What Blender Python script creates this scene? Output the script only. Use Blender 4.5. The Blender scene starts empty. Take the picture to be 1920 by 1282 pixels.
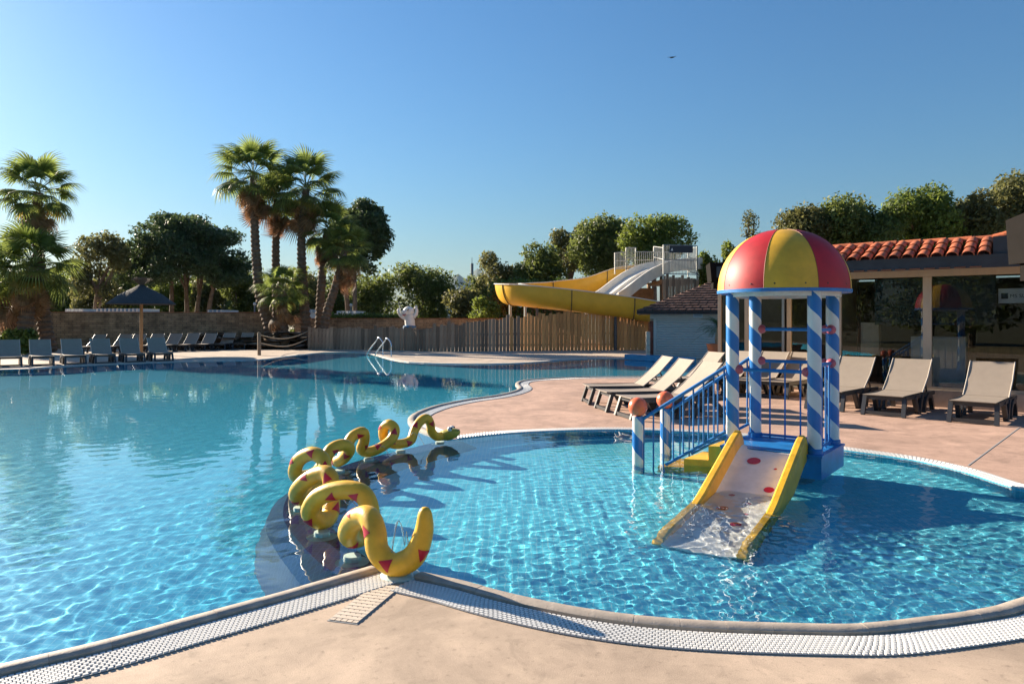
import bpy, math, random
import numpy as np
from mathutils import Vector, Matrix
from mathutils.geometry import tessellate_polygon

SC = bpy.context.scene
COL = SC.collection
random.seed(7)
RNG = np.random.default_rng(7)

# ------------------------------------------------------------------ camera
H, F, HY = 1.7, 1340.0, 600.0          # eye height, focal length in photo pixels, horizon row
cam = bpy.data.objects.new('camera', bpy.data.cameras.new('camera'))
COL.objects.link(cam)
cam.location = (0, 0, H)
cam.rotation_euler = (math.radians(90), 0, 0)
cam.data.sensor_width = 36
cam.data.lens = 36 * F / 1920
cam.data.shift_y = -41 / 1920
cam.data.clip_start = 0.05
cam.data.clip_end = 30000
SC.camera = cam

# ------------------------------------------------------------------ sky and sun
SUN_EL = math.radians(20)
SUN_TO = Vector((-0.80, 0.60, 0)).normalized()
world = bpy.data.worlds.new('World'); SC.world = world; world.use_nodes = True
wn = world.node_tree.nodes; wl = world.node_tree.links
bg = wn['Background']; sky = wn.new('ShaderNodeTexSky'); sky.sky_type = 'NISHITA'
sky.sun_disc = False; sky.sun_elevation = SUN_EL
sky.sun_rotation = math.atan2(SUN_TO.x, SUN_TO.y)
sky.air_density = 1.7; sky.dust_density = 0.6; sky.ozone_density = 10.0; sky.altitude = 50
wl.new(sky.outputs[0], bg.inputs[0]); bg.inputs[1].default_value = 0.05
sun = bpy.data.objects.new('sun', bpy.data.lights.new('sun', 'SUN')); COL.objects.link(sun)
sun.data.energy = 5.0; sun.data.angle = math.radians(0.5); sun.data.color = (1, 0.86, 0.68)
sd = (SUN_TO * math.cos(SUN_EL) + Vector((0, 0, math.sin(SUN_EL))))
sun.rotation_euler = sd.to_track_quat('Z', 'Y').to_euler()
sun.data.cycles.is_caustics_light = True
SC.view_settings.view_transform = 'Standard'; SC.view_settings.look = 'None'
SC.view_settings.exposure = 1.58; SC.view_settings.gamma = 1
SC.cycles.max_bounces = 10; SC.cycles.transparent_max_bounces = 16
SC.cycles.caustics_reflective = False; SC.cycles.caustics_refractive = True
SC.cycles.sample_clamp_indirect = 5; SC.cycles.blur_glossy = 0.5
SC.cycles.use_denoising = True

# ------------------------------------------------------------------ helpers
def G(x, y, z=0.0):
    Y = F * (H - z) / (y - HY)
    return Vector(((x - 960) / F * Y, Y, z))
def P(x, y, Y):
    return Vector(((x - 960) / F * Y, Y, H - (y - HY) / F * Y))

class MB:
    def __init__(s): s.v = []; s.f = []
    def add(s, vs, fs):
        o = len(s.v); s.v += [tuple(p) for p in vs]; s.f += [tuple(i + o for i in f) for f in fs]; return s
    def obox(s, c, ax, ay, az, hx, hy, hz):
        c = Vector(c); V = []
        for k in (-1, 1):
            for j in (-1, 1):
                for i in (-1, 1): V.append(c + ax * hx * i + ay * hy * j + az * hz * k)
        return s.add(V, [(0, 2, 3, 1), (4, 5, 7, 6), (0, 1, 5, 4), (2, 6, 7, 3), (0, 4, 6, 2), (1, 3, 7, 5)])
    def box(s, x0, x1, y0, y1, z0, z1, b=0.0):
        if b <= 0:
            return s.obox(((x0 + x1) / 2, (y0 + y1) / 2, (z0 + z1) / 2), Vector((1, 0, 0)), Vector((0, 1, 0)), Vector((0, 0, 1)),
                          (x1 - x0) / 2, (y1 - y0) / 2, (z1 - z0) / 2)
        pr = [(b, 0), (0, b), (0, 1), (b, 2)]
        loops = []
        for ins, z in ((b, z0), (0, z0 + b), (0, z1 - b), (b, z1)):
            loops.append([(x0 + ins, y0 + ins, z), (x1 - ins, y0 + ins, z), (x1 - ins, y1 - ins, z), (x0 + ins, y1 - ins, z)])
        V = [p for l in loops for p in l]; Fs = [(3, 2, 1, 0), (12, 13, 14, 15)]
        for k in range(3):
            for i in range(4):
                j = (i + 1) % 4; Fs.append((k * 4 + i, k * 4 + j, k * 4 + 4 + j, k * 4 + 4 + i))
        return s.add(V, Fs)
    def tube(s, pts, rad, n=10, caps=True, closed=False):
        pts = [Vector(p) for p in pts]; m = len(pts)
        if not hasattr(rad, '__len__'): rad = [rad] * m
        T = []
        for i in range(m):
            a = pts[(i - 1) % m] if (closed or i > 0) else pts[i]; b = pts[(i + 1) % m] if (closed or i < m - 1) else pts[i]
            t = (b - a); T.append(t.normalized() if t.length > 1e-9 else Vector((0, 0, 1)))
        up = Vector((0, 0, 1)) if abs(T[0].z) < .9 else Vector((1, 0, 0))
        u = T[0].cross(up).normalized(); V = []
        for i in range(m):
            u = (u - T[i] * u.dot(T[i]))
            u = u.normalized() if u.length > 1e-6 else T[i].orthogonal().normalized()
            w = T[i].cross(u)
            for k in range(n):
                a = 2 * math.pi * k / n
                V.append(pts[i] + (u * math.cos(a) + w * math.sin(a)) * rad[i])
        Fs = []
        for i in range(m if closed else m - 1):
            j = (i + 1) % m
            for k in range(n):
                l = (k + 1) % n; Fs.append((i * n + k, i * n + l, j * n + l, j * n + k))
        if caps and not closed:
            Fs.append(tuple(range(n - 1, -1, -1))); Fs.append(tuple((m - 1) * n + k for k in range(n)))
        return s.add(V, Fs)
    def lathe(s, c, prof, n=24, caps=True):
        c = Vector(c); V = []; Fs = []
        for r, z in prof:
            for k in range(n):
                a = 2 * math.pi * k / n; V.append((c.x + r * math.cos(a), c.y + r * math.sin(a), c.z + z))
        for i in range(len(prof) - 1):
            for k in range(n):
                l = (k + 1) % n; Fs.append((i * n + k, i * n + l, (i + 1) * n + l, (i + 1) * n + k))
        if caps:
            Fs.append(tuple(range(n - 1, -1, -1))); Fs.append(tuple((len(prof) - 1) * n + k for k in range(n)))
        return s.add(V, Fs)
    def sphere(s, c, r, n=20, m=12, sc=(1, 1, 1)):
        c = Vector(c); V = []; Fs = []
        for i in range(m + 1):
            t = math.pi * (i / m - .5)
            rr = max(math.cos(t), 1e-3)
            for k in range(n):
                a = 2 * math.pi * k / n
                V.append((c.x + r * sc[0] * rr * math.cos(a), c.y + r * sc[1] * rr * math.sin(a), c.z + r * sc[2] * math.sin(t)))
        for i in range(m):
            for k in range(n):
                l = (k + 1) % n; Fs.append((i * n + k, i * n + l, (i + 1) * n + l, (i + 1) * n + k))
        return s.add(V, Fs)
    def sweep(s, path, prof, frames, closed_prof=True, caps=True):
        """prof: list of (a,b); frames: list of (A,B) vectors for each path point"""
        n = len(prof); V = []; Fs = []
        for p, (A, B) in zip(path, frames):
            for a, b in prof: V.append(Vector(p) + A * a + B * b)
        m = len(path); kk = n if closed_prof else n - 1
        for i in range(m - 1):
            for k in range(kk):
                l = (k + 1) % n; Fs.append((i * n + k, i * n + l, (i + 1) * n + l, (i + 1) * n + k))
        if caps and closed_prof:
            Fs.append(tuple(range(n - 1, -1, -1))); Fs.append(tuple((m - 1) * n + k for k in range(n)))
        return s.add(V, Fs)
    def prism(s, poly, z0, z1):
        n = len(poly); V = [(p[0], p[1], z0) for p in poly] + [(p[0], p[1], z1) for p in poly]
        Fs = [tuple(range(n - 1, -1, -1)), tuple(range(n, 2 * n))]
        for i in range(n):
            j = (i + 1) % n; Fs.append((i, j, n + j, n + i))
        return s.add(V, Fs)
    def build(s, name, mat, parent=None, smooth=False, origin=None, recalc=True):
        o = Vector(origin) if origin is not None else Vector((0, 0, 0))
        me = bpy.data.meshes.new(name)
        me.from_pydata([(p[0] - o.x, p[1] - o.y, p[2] - o.z) for p in s.v], [], s.f)
        if recalc:
            import bmesh
            bm = bmesh.new(); bm.from_mesh(me); bmesh.ops.recalc_face_normals(bm, faces=bm.faces); bm.to_mesh(me); bm.free()
        return link(name, me, mat, parent, o, smooth)

def link(name, me, mat, parent=None, loc=(0, 0, 0), smooth=False):
    if mat is not None and not me.materials: me.materials.append(mat)
    if smooth:
        me.polygons.foreach_set('use_smooth', [True] * len(me.polygons))
        if smooth != 'all' and hasattr(me, 'set_sharp_from_angle'): me.set_sharp_from_angle(angle=math.radians(42))
    ob = bpy.data.objects.new(name, me); COL.objects.link(ob)
    loc = Vector(loc)
    if parent is not None:
        ob.parent = parent
        # children are given in world coordinates of an unrotated parent
        q = parent; off = Vector((0, 0, 0))
        while q is not None: off += Vector(q.location); q = q.parent
        loc = loc - off
    ob.location = loc
    return ob
def empty(name, loc=(0, 0, 0), rz=0):
    e = bpy.data.objects.new(name, None); COL.objects.link(e); e.location = loc; e.rotation_euler = (0, 0, rz)
    e.empty_display_size = 0.2
    return e
def tag(o, label=None, cat=None, group=None, kind=None):
    if label: o['label'] = label
    if cat: o['category'] = cat
    if group: o['group'] = group
    if kind: o['kind'] = kind
    return o
def copy_tree(o, parent=None):
    c = o.copy(); COL.objects.link(c); c.parent = parent
    for ch in list(o.children): copy_tree(ch, c)
    return c
def catmull(pts, k=8, closed=False):
    pts = [Vector(p) for p in pts]; n = len(pts); out = []
    for i in range(n if closed else n - 1):
        if closed: a, b, c, d = pts[(i - 1) % n], pts[i], pts[(i + 1) % n], pts[(i + 2) % n]
        else: a, b, c, d = pts[max(i - 1, 0)], pts[i], pts[i + 1], pts[min(i + 2, n - 1)]
        for j in range(k):
            t = j / k
            out.append(0.5 * ((2 * b) + (c - a) * t + (2 * a - 5 * b + 4 * c - d) * t * t + (3 * b - 3 * c + d - a) * t ** 3))
    if not closed: out.append(pts[-1])
    return out
def resample(pts, step):
    pts = [Vector(p) for p in pts]; L = [0]
    for a, b in zip(pts, pts[1:]): L.append(L[-1] + (b - a).length)
    n = max(2, int(round(L[-1] / step)) + 1); out = []; i = 0
    for q in range(n):
        d = L[-1] * q / (n - 1)
        while i < len(L) - 2 and L[i + 1] < d: i += 1
        t = (d - L[i]) / max(L[i + 1] - L[i], 1e-9); out.append(pts[i].lerp(pts[i + 1], min(max(t, 0), 1)))
    return out
def side(pts):
    """2d normals to the right hand side of the walk"""
    out = []
    for i in range(len(pts)):
        t = (pts[min(i + 1, len(pts) - 1)] - pts[max(i - 1, 0)]); t.z = 0; t.normalize()
        out.append(Vector((t.y, -t.x, 0)))
    return out

# ------------------------------------------------------------------ materials
def nm(name):
    m = bpy.data.materials.new(name); m.use_nodes = True
    return m, m.node_tree.nodes, m.node_tree.links, m.node_tree.nodes['Principled BSDF']
def mat(name, col, rough=0.6, var=0.0, vscale=4.0, bump=0.0, bscale=40.0, metal=0.0, stretch=(1, 1, 1), spec=0.5, coat=0.0, isl=0.0, col2=None, detail=6):
    m, n, l, b = nm(name)
    b.inputs['Base Color'].default_value = (*col, 1); b.inputs['Roughness'].default_value = rough
    b.inputs['Metallic'].default_value = metal; b.inputs['Specular IOR Level'].default_value = spec
    b.inputs['Coat Weight'].default_value = coat
    if var > 0 or isl > 0 or bump > 0:
        tc = n.new('ShaderNodeTexCoord'); mp = n.new('ShaderNodeMapping'); mp.inputs['Scale'].default_value = stretch
        l.new(tc.outputs['Object'], mp.inputs['Vector'])
    if var > 0 or isl > 0:
        nz = n.new('ShaderNodeTexNoise'); nz.inputs['Scale'].default_value = vscale; nz.inputs['Detail'].default_value = detail
        nz.inputs['Roughness'].default_value = 0.65
        l.new(mp.outputs[0], nz.inputs['Vector'])
        mx = n.new('ShaderNodeMix'); mx.data_type = 'RGBA'
        c2 = col2 or tuple(c * (1 - var) for c in col)
        c1 = tuple(min(1, c * (1 + var * .6)) for c in col) if not col2 else col
        mx.inputs[6].default_value = (*c1, 1); mx.inputs[7].default_value = (*c2, 1)
        cr = n.new('ShaderNodeMapRange'); cr.inputs[1].default_value = .3; cr.inputs[2].default_value = .7
        l.new(nz.outputs[0], cr.inputs[0]); l.new(cr.outputs[0], mx.inputs[0]); out = mx.outputs[2]
        if isl > 0:
            oi = n.new('ShaderNodeObjectInfo'); gi = n.new('ShaderNodeNewGeometry')
            ad = n.new('ShaderNodeMath'); ad.operation = 'ADD'; fr = n.new('ShaderNodeMath'); fr.operation = 'FRACT'
            l.new(oi.outputs['Random'], ad.inputs[0]); l.new(gi.outputs['Random Per Island'], ad.inputs[1]); l.new(ad.outputs[0], fr.inputs[0])
            mr = n.new('ShaderNodeMapRange'); mr.inputs[3].default_value = 1 - isl; mr.inputs[4].default_value = 1 + isl
            l.new(fr.outputs[0], mr.inputs[0])
            hs = n.new('ShaderNodeHueSaturation'); l.new(out, hs.inputs['Color']); l.new(mr.outputs[0], hs.inputs['Value']); out = hs.outputs[0]
        l.new(out, b.inputs['Base Color'])
    if bump > 0:
        nb = n.new('ShaderNodeTexNoise'); nb.inputs['Scale'].default_value = bscale; nb.inputs['Detail'].default_value = 5
        l.new(mp.outputs[0], nb.inputs['Vector'])
        bp = n.new('ShaderNodeBump'); bp.inputs['Strength'].default_value = bump; bp.inputs['Distance'].default_value = 0.02
        l.new(nb.outputs[0], bp.inputs['Height']); l.new(bp.outputs[0], b.inputs['Normal'])
    return m
def leafmat(name, col, col2, trans=0.35, isl=0.35):
    m = mat(name, col, .55, var=.3, vscale=.6, isl=isl, col2=col2, spec=.35)
    n = m.node_tree.nodes; l = m.node_tree.links; b = n['Principled BSDF']
    tr = n.new('ShaderNodeBsdfTranslucent'); ms = n.new('ShaderNodeMixShader'); ms.inputs[0].default_value = trans
    src = b.inputs['Base Color'].links[0].from_socket
    hs = n.new('ShaderNodeHueSaturation'); hs.inputs['Hue'].default_value = .475; hs.inputs['Value'].default_value = 1.9
    l.new(src, hs.inputs['Color']); l.new(hs.outputs[0], tr.inputs['Color'])
    l.new(b.outputs[0], ms.inputs[1]); l.new(tr.outputs[0], ms.inputs[2])
    l.new(ms.outputs[0], n['Material Output'].inputs['Surface'])
    return m
def mosaic(name, c1, c2, grout, size, gap=.08, rough=.35):
    m, n, l, b = nm(name)
    tc = n.new('ShaderNodeTexCoord'); br = n.new('ShaderNodeTexBrick'); br.offset = 0
    br.inputs['Color1'].default_value = (*c1, 1); br.inputs['Color2'].default_value = (*c2, 1); br.inputs['Mortar'].default_value = (*grout, 1)
    br.inputs['Scale'].default_value = 1; br.inputs['Brick Width'].default_value = size; br.inputs['Row Height'].default_value = size
    br.inputs['Mortar Size'].default_value = size * gap; br.inputs['Bias'].default_value = 0
    l.new(tc.outputs['Object'], br.inputs['Vector']); l.new(br.outputs[0], b.inputs['Base Color'])
    b.inputs['Roughness'].default_value = rough
    return m

M = {}
M['yellow'] = mat('yellow_paint', (.76, .43, .025), .42, var=.25, vscale=5, bump=.22, bscale=14)
M['red'] = mat('red_paint', (.50, .012, .03), .35, var=.08)
M['dome_red'] = mat('dome_red', (.43, .007, .014), .55, var=.28, vscale=4)
M['dome_yellow'] = mat('dome_yellow', (.72, .40, .025), .5, var=.22, vscale=4)
M['blue'] = mat('blue_paint', (.01, .17, .47), .42, var=.3, vscale=6)
M['white'] = mat('white_paint', (.80, .78, .74), .4, var=.16, vscale=5)
M['orange'] = mat('orange_ball', (.80, .17, .07), .3, var=.12, vscale=8)
M['pinkcap'] = mat('faded_red_plastic', (.50, .10, .13), .45, var=.15, vscale=20)
M['pale_base'] = mat('pale_green_concrete', (.42, .55, .52), .6, var=.2, vscale=10)
M['coping'] = mat('coping_concrete', (.44, .37, .30), .65, var=.3, vscale=9, bump=.12, bscale=70)
M['grate'] = mat('white_grate', (.64, .63, .60), .4, var=.08, vscale=3)
M['grate_gap'] = mat('grate_gap', (.32, .32, .31), .8)
M['beige_grate'] = mat('beige_grate', (.62, .52, .41), .55, var=.15, vscale=12)
M['resin'] = mat('anthracite_resin', (.035, .037, .042), .42, var=.2, vscale=8, bump=.03, bscale=120)
M['sling'] = mat('beige_sling', (.30, .245, .195), .75, var=.08, vscale=6, bump=.1, bscale=300)
M['sling_shaded'] = mat('shade_toned_sling', (.30, .245, .19), .75, var=.1, vscale=6)  # copy of the beige sling, colour toned for the shade on the far loungers
M['chrome'] = mat('steel', (.62, .62, .63), .18, metal=1)
M['far_coping'] = mat('pale_coping', (.52, .46, .39), .7, var=.2, vscale=2)
# ------------------------------------------------------------------ pool outline (deck level, metres)
front_main = [Vector((-24, -5.6, 0)), Vector((-14, -3.0, 0)), Vector((-8, -.35, 0)), Vector((-4.9, 1.62, 0)), Vector((-3.5, 2.66, 0)), G(0, 1255), G(180, 1212), G(345, 1167), G(520, 1119), G(695, 1068)]
front_kid = [G(792, 1079), G(870, 1096), G(960, 1120), G(1080, 1145), G(1200, 1162), G(1340, 1172), G(1510, 1177), G(1610, 1177), G(1710, 1167), G(1850, 1147), G(1920, 1127)]
kid_back = [G(1920, 918), G(1800, 882), G(1700, 860), G(1580, 843), G(1470, 826), G(1361, 814), G(1267, 809), G(1180, 806), G(1080, 806.5), G(960, 811.5), G(862, 821.5)]
kb0, kf1 = kid_back[0], front_kid[-1]
kid_right = [kf1.lerp(kb0, t) + Vector((1, .15, 0)) * (1.55 * math.sin(math.pi * t) ** .8) for t in (.2, .4, .6, .8)]
penin = [G(838, 824.5), G(800, 812), G(776, 801), G(766, 790), G(772, 780), G(790, 771), G(822, 761), G(872, 751), G(922, 744), G(957, 736.5), G(972, 729),
         G(967, 721), G(974, 716), G(997, 712.5), G(1047, 709.5), G(1110, 707.5), G(1215, 707), G(1330, 707)]
far_edge = [G(1345, 694), G(1300, 681), G(1177, 672), G(1115, 672.5), G(1060, 675), G(972, 681), G(880, 682.5), G(800, 681), G(743, 676), G(690, 662.5), G(650, 660.5),
            G(600, 661.5), G(560, 666), G(523, 670.5), G(493, 674), G(460, 675.5), G(320, 678.5), G(150, 685), G(0, 692.5), Vector((-24, 24.2, 0)), Vector((-30, 18, 0)), Vector((-31, 5, 0))]
c_fm = catmull(front_main, 10)
c_kid = catmull(front_kid + kid_right + kid_back, 8)
nfk = len(front_kid) - 1
c_front_kid = c_kid[:nfk * 8 + 13]
c_kid_back = c_kid[(nfk + len(kid_right) + 1) * 8:]
c_pen = catmull(penin, 8)
c_far = catmull(far_edge[:2], 2) + far_edge[2:3] + catmull(far_edge[3:], 6)
apex = G(742, 1082)
outline = c_fm + [apex] + c_kid + c_pen + c_far
snake_line = catmull([G(742, 1083), G(657, 1048), G(600, 1002), G(566, 957), G(578, 915), G(632, 884), G(690, 862), G(750, 847), G(826, 829), G(850, 823)], 8)

# deck material: exposed concrete, beige in front, pinker on the peninsula, pale beyond
def deck_mat():
    m, n, l, b = nm('deck_concrete')
    geo = n.new('ShaderNodeNewGeometry'); sp = n.new('ShaderNodeSeparateXYZ'); l.new(geo.outputs['Position'], sp.inputs[0])
    cr = n.new('ShaderNodeValToRGB'); cr.color_ramp.elements[0].position = .0; cr.color_ramp.elements[0].color = (.50, .38, .28, 1)
    e = cr.color_ramp.elements.new(.16); e.color = (.50, .38, .28, 1)
    e = cr.color_ramp.elements.new(.21); e.color = (.52, .34, .255, 1)
    e = cr.color_ramp.elements.new(.60); e.color = (.52, .34, .255, 1)
    cr.color_ramp.elements[-1].position = .70; cr.color_ramp.elements[-1].color = (.50, .40, .31, 1)
    mr = n.new('ShaderNodeMapRange'); mr.inputs[1].default_value = 0; mr.inputs[2].default_value = 34; l.new(sp.outputs['Y'], mr.inputs[0]); l.new(mr.outputs[0], cr.inputs[0])
    def noise(scale, det, lo, hi, v0, v1, rough=.6, dist=0):
        z = n.new('ShaderNodeTexNoise'); z.inputs['Scale'].default_value = scale; z.inputs['Detail'].default_value = det; z.inputs['Roughness'].default_value = rough
        z.inputs['Distortion'].default_value = dist
        l.new(geo.outputs['Position'], z.inputs['Vector'])
        r = n.new('ShaderNodeMapRange'); r.inputs[1].default_value = lo; r.inputs[2].default_value = hi; r.inputs[3].default_value = v0; r.inputs[4].default_value = v1
        l.new(z.outputs[0], r.inputs[0]); return r.outputs[0], z.outputs[0]
    def mul(a, bb):
        x = n.new('ShaderNodeMath'); x.operation = 'MULTIPLY'; l.new(a, x.inputs[0]); l.new(bb, x.inputs[1]); return x.outputs[0]
    a1, _ = noise(.9, 8, .32, .68, .70, 1.16, .68, .8)
    a2, _ = noise(5, 6, .35, .7, .88, 1.08, .7)
    a3, z3 = noise(160, 3, .3, .7, .86, 1.12)
    a4, _ = noise(22, 5, .58, .74, 1.0, .66)
    a5, _ = noise(2.2, 7, .56, .62, 1.0, .86, .6, 1.5); a6, _ = noise(420, 2, .35, .65, .84, 1.14)
    v = mul(mul(mul(a1, a2), mul(a3, a4)), mul(a5, a6))
    hs = n.new('ShaderNodeHueSaturation'); l.new(cr.outputs[0], hs.inputs['Color']); l.new(v, hs.inputs['Value']); l.new(hs.outputs[0], b.inputs['Base Color'])
    b.inputs['Roughness'].default_value = .8; b.inputs['Specular IOR Level'].default_value = .3
    bp = n.new('ShaderNodeBump'); bp.inputs['Strength'].default_value = .25; bp.inputs['Distance'].default_value = .01
    l.new(z3, bp.inputs['Height']); l.new(bp.outputs[0], b.inputs['Normal'])
    return m
M['deck'] = deck_mat()

def poly_fill(loops, z=None):
    loops = [[Vector((p[0], p[1], 0)) for p in lp] for lp in loops]
    tris = tessellate_polygon(loops); V = [p for lp in loops for p in lp]
    out = MB(); out.add([(p.x, p.y, 0 if z is None else z) for p in V], [t for t in tris]); return out
DX0, DX1, DY0, DY1 = -46, 34, -8, 62
deck = poly_fill([[(DX0, DY0), (DX1, DY0), (DX1, DY1), (DX0, DY1)], outline])
me_up = deck.build('pool_deck', M['deck'], recalc=False)
for p in me_up.data.polygons:
    pass
import bmesh
def face_up(ob):
    bm = bmesh.new(); bm.from_mesh(ob.data)
    fl = [f for f in bm.faces if f.normal.z < 0]
    bmesh.ops.reverse_faces(bm, faces=fl); bm.to_mesh(ob.data); bm.free()
face_up(me_up); tag(me_up, kind='structure')
M['ground'] = mat('dry_grass_ground', (.13, .12, .05), .9, var=.4, vscale=.3)
gr = poly_fill([[(-4000, -300), (4000, -300), (4000, 9000), (-4000, 9000)], [(DX0, DY0), (DX1, DY0), (DX1, DY1), (DX0, DY1)]]).build('ground', M['ground'], recalc=False)
face_up(gr); tag(gr, kind='structure')

# basin: walls, deep floor, shallow floor, mosaic ridge under the snake
M['pool_tile'] = mosaic('pool_mosaic', (.025, .47, .69), (.045, .55, .79), (.18, .66, .84), .05, .06)
M['kid_tile'] = mosaic('paddling_pool_mosaic', (.10, .66, .84), (.14, .75, .93), (.36, .83, .93), .05, .06)
M['navy_tile'] = mosaic('navy_mosaic', (.008, .014, .075), (.014, .024, .12), (.045, .06, .14), .05, .08)
w = MB(); n = len(outline)
w.add([(p.x, p.y, 0) for p in outline] + [(p.x, p.y, -1.3) for p in outline], [(i, (i + 1) % n, n + (i + 1) % n, n + i) for i in range(n)])
tag(w.build('pool_wall', M['pool_tile']), kind='structure')
fl = MB(); fl.add([(-34, -4, -1.25), (14, -4, -1.25), (14, 37, -1.25), (-34, 37, -1.25)], [(0, 1, 2, 3)])
POOL_FLOOR = tag(fl.build('pool_floor', M['pool_tile'], recalc=False), kind='structure')
KZ = -.46
kidpoly = [apex] + c_kid + list(reversed(snake_line[1:-1]))
KID_FLOOR = poly_fill([kidpoly], KZ).build('paddling_pool_floor', M['kid_tile'], recalc=False); face_up(KID_FLOOR); tag(KID_FLOOR, kind='structure')
sn = resample(snake_line, .12); ns = side(sn)     # right side of the walk = towards the paddling pool
rd = MB(); rd.sweep(sn, [(.42, KZ - .01), (.16, -.10), (-.16, -.10), (-.30, -.42), (-.40, -1.24)], [(q, Vector((0, 0, 1))) for q in ns], closed_prof=False)
RIDGE = tag(rd.build('mosaic_ridge', M['navy_tile']), kind='structure')

# ------------------------------------------------------------------ water
def water():
    du, k = .0032, .0034
    us = np.arange(-.98, 1.12, du); ys = 2.0 * np.exp(np.arange(0, math.log(36 / 2.0), k))
    U, Y = np.meshgrid(us, ys); X = U * Y
    Z = np.zeros_like(X)
    sp = Y * du
    # smaller, livelier ripples in the paddling pool
    kid = 1 / (1 + np.exp(-(X + .9 - (Y - 5.0) * .05 + np.clip(Y - 9.5, 0, 99) * 2) * 4)) * (1 / (1 + np.exp((Y - 9.6) * 3)))
    def field(lams, slope, seed):
        r = np.random.default_rng(seed); out = np.zeros_like(X)
        for lam, s in zip(lams, slope):
            th = r.uniform(0, 2 * math.pi); kk = 2 * math.pi / lam
            a = s / kk * math.sqrt(2)
            lod = np.clip((lam / (sp * 2.2) - 1), 0, 1)
            out += a * lod * np.sin(kk * (math.cos(th) * X + math.sin(th) * Y) + r.uniform(0, 7))
        return out
    r = np.random.default_rng(3)
    l1 = np.exp(r.uniform(math.log(.075), math.log(.6), 64)); s1 = np.full(64, 1.0) * (l1 / .3) ** .1; s1 *= .015 / math.sqrt((s1 ** 2).sum())
    l2 = np.exp(r.uniform(math.log(.048), math.log(.2), 60)); s2 = np.full(60, 1.0); s2 *= .040 / math.sqrt((s2 ** 2).sum())
    Z += field(l1, s1, 5) * (1 - .2 * kid) * (1 - .72 / (1 + np.exp(-(Y - 8.5) * .8))) + field(l2, s2, 9) * (.14 * np.clip(1.6 - Y / 8, 0, 1) + .86 * kid)
    Z += -.007
    m, nn = X.shape
    V = np.stack([X, Y, Z], -1).reshape(-1, 3).astype(np.float32)
    idx = np.arange(m * nn).reshape(m, nn)
    q = np.stack([idx[:-1, :-1], idx[:-1, 1:], idx[1:, 1:], idx[1:, :-1]], -1).reshape(-1, 4)
    me = bpy.data.meshes.new('pool_water'); me.vertices.add(len(V)); me.vertices.foreach_set('co', V.ravel())
    me.loops.add(q.size); me.loops.foreach_set('vertex_index', q.ravel().astype(np.int32))
    me.polygons.add(len(q)); me.polygons.foreach_set('loop_start', (np.arange(len(q)) * 4).astype(np.int32))
    me.update(calc_edges=True)
    me.polygons.foreach_set('use_smooth', np.ones(len(q), bool))
    mt, n, l, b = nm('pool_water')
    n.remove(b); gl = n.new('ShaderNodeBsdfGlass'); gl.inputs['IOR'].default_value = 1.33; gl.inputs['Roughness'].default_value = 0
    gl.inputs['Color'].default_value = (.95, .99, 1, 1)
    l.new(gl.outputs[0], n['Material Output'].inputs[0])
    ob = link('pool_water', me, mt); tag(ob, kind='structure')
    return ob
WATER = water()
WATER.cycles.is_caustics_caster = True
for o in (POOL_FLOOR, KID_FLOOR, RIDGE): o.cycles.is_caustics_receiver = True
# ------------------------------------------------------------------ coping and overflow grates
ZV = Vector((0, 0, 1))
def coping_run(root, pts, step, inner=0.0, wide=.095, seg=4):
    ln = sum((b_ - a_).length for a_, b_ in zip(pts, pts[1:])); ns_ = max(1, round(ln / step)); pts = resample(pts, ln / (ns_ * seg)); nr = side(pts)
    prof = [(inner - .015, -.09), (inner - .015, .020), (inner + .012, .034), (inner + wide - .02, .036), (inner + wide, .022), (inner + wide, -.004)]
    for i in range(0, len(pts) - seg, seg):
        sub = [p.copy() for p in pts[i:i + seg + 1]]
        sub[0] = sub[0].lerp(sub[1], .012); sub[-1] = sub[-1].lerp(sub[-2], .012)
        dz = random.uniform(-.0015, .0015)
        MB().sweep([p + ZV * dz for p in sub], prof, [(q, ZV) for q in nr[i:i + seg + 1]]).build('coping_stone', M['coping'], root, smooth=True, origin=sub[0])
cop = tag(empty('pool_coping', c_fm[-1]), kind='structure')
left_run = [p for p in c_fm if p.x > -7.6]
coping_run(cop, left_run, .27)
coping_run(cop, c_front_kid, .25)
coping_run(cop, [p for p in c_pen if p.x < 6][3:], .45, seg=3)
def grate_run(name, pts, inner, width, rows, pitch, gap_mat, mt, root, parts_len=None):
    """white overflow grate: dark channel below, rows of raised knobs on cross ribs"""
    base = resample(pts, .12); nb = side(base)
    MB().sweep(base, [(inner, .002), (inner, .005), (inner + width, .005), (inner + width, .002)], [(q, ZV) for q in nb]).build('grate_channel', gap_mat, root)
    pp = resample(pts, pitch); npp = side(pp)
    V = []; Fs = []
    rw = width / rows
    for i, (p, q) in enumerate(zip(pp, npp)):
        t = Vector((-q.y, q.x, 0))
        for k in range(rows):
            a = inner + rw * (k + .5)
            c = p + q * a + t * (pitch * .5 * (k % 2))
            hx, hy, z0, z1 = rw * .47, pitch * .45, .004, .0125
            o = len(V)
            for (sx, sy, z, f) in ((-1, -1, z0, 1), (1, -1, z0, 1), (1, 1, z0, 1), (-1, 1, z0, 1), (-1, -1, z1, .80), (1, -1, z1, .80), (1, 1, z1, .80), (-1, 1, z1, .80)):
                v = c + q * (hx * sx * f) + t * (hy * sy * f); V.append((v.x, v.y, z))
            Fs += [tuple(o + x for x in f) for f in ((4, 5, 6, 7), (0, 1, 5, 4), (1, 2, 6, 5), (2, 3, 7, 6), (3, 0, 4, 7))]
    b = MB(); b.v = V; b.f = Fs
    ob = b.build(name, mt, root, recalc=False); tag(ob, kind='stuff'); return ob
fc = tag(empty('far_coping', c_far[4]), kind='structure')
fpts = resample(c_far[2:-20] if len(c_far) > 60 else c_far, .9); fnr = side(fpts)
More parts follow.
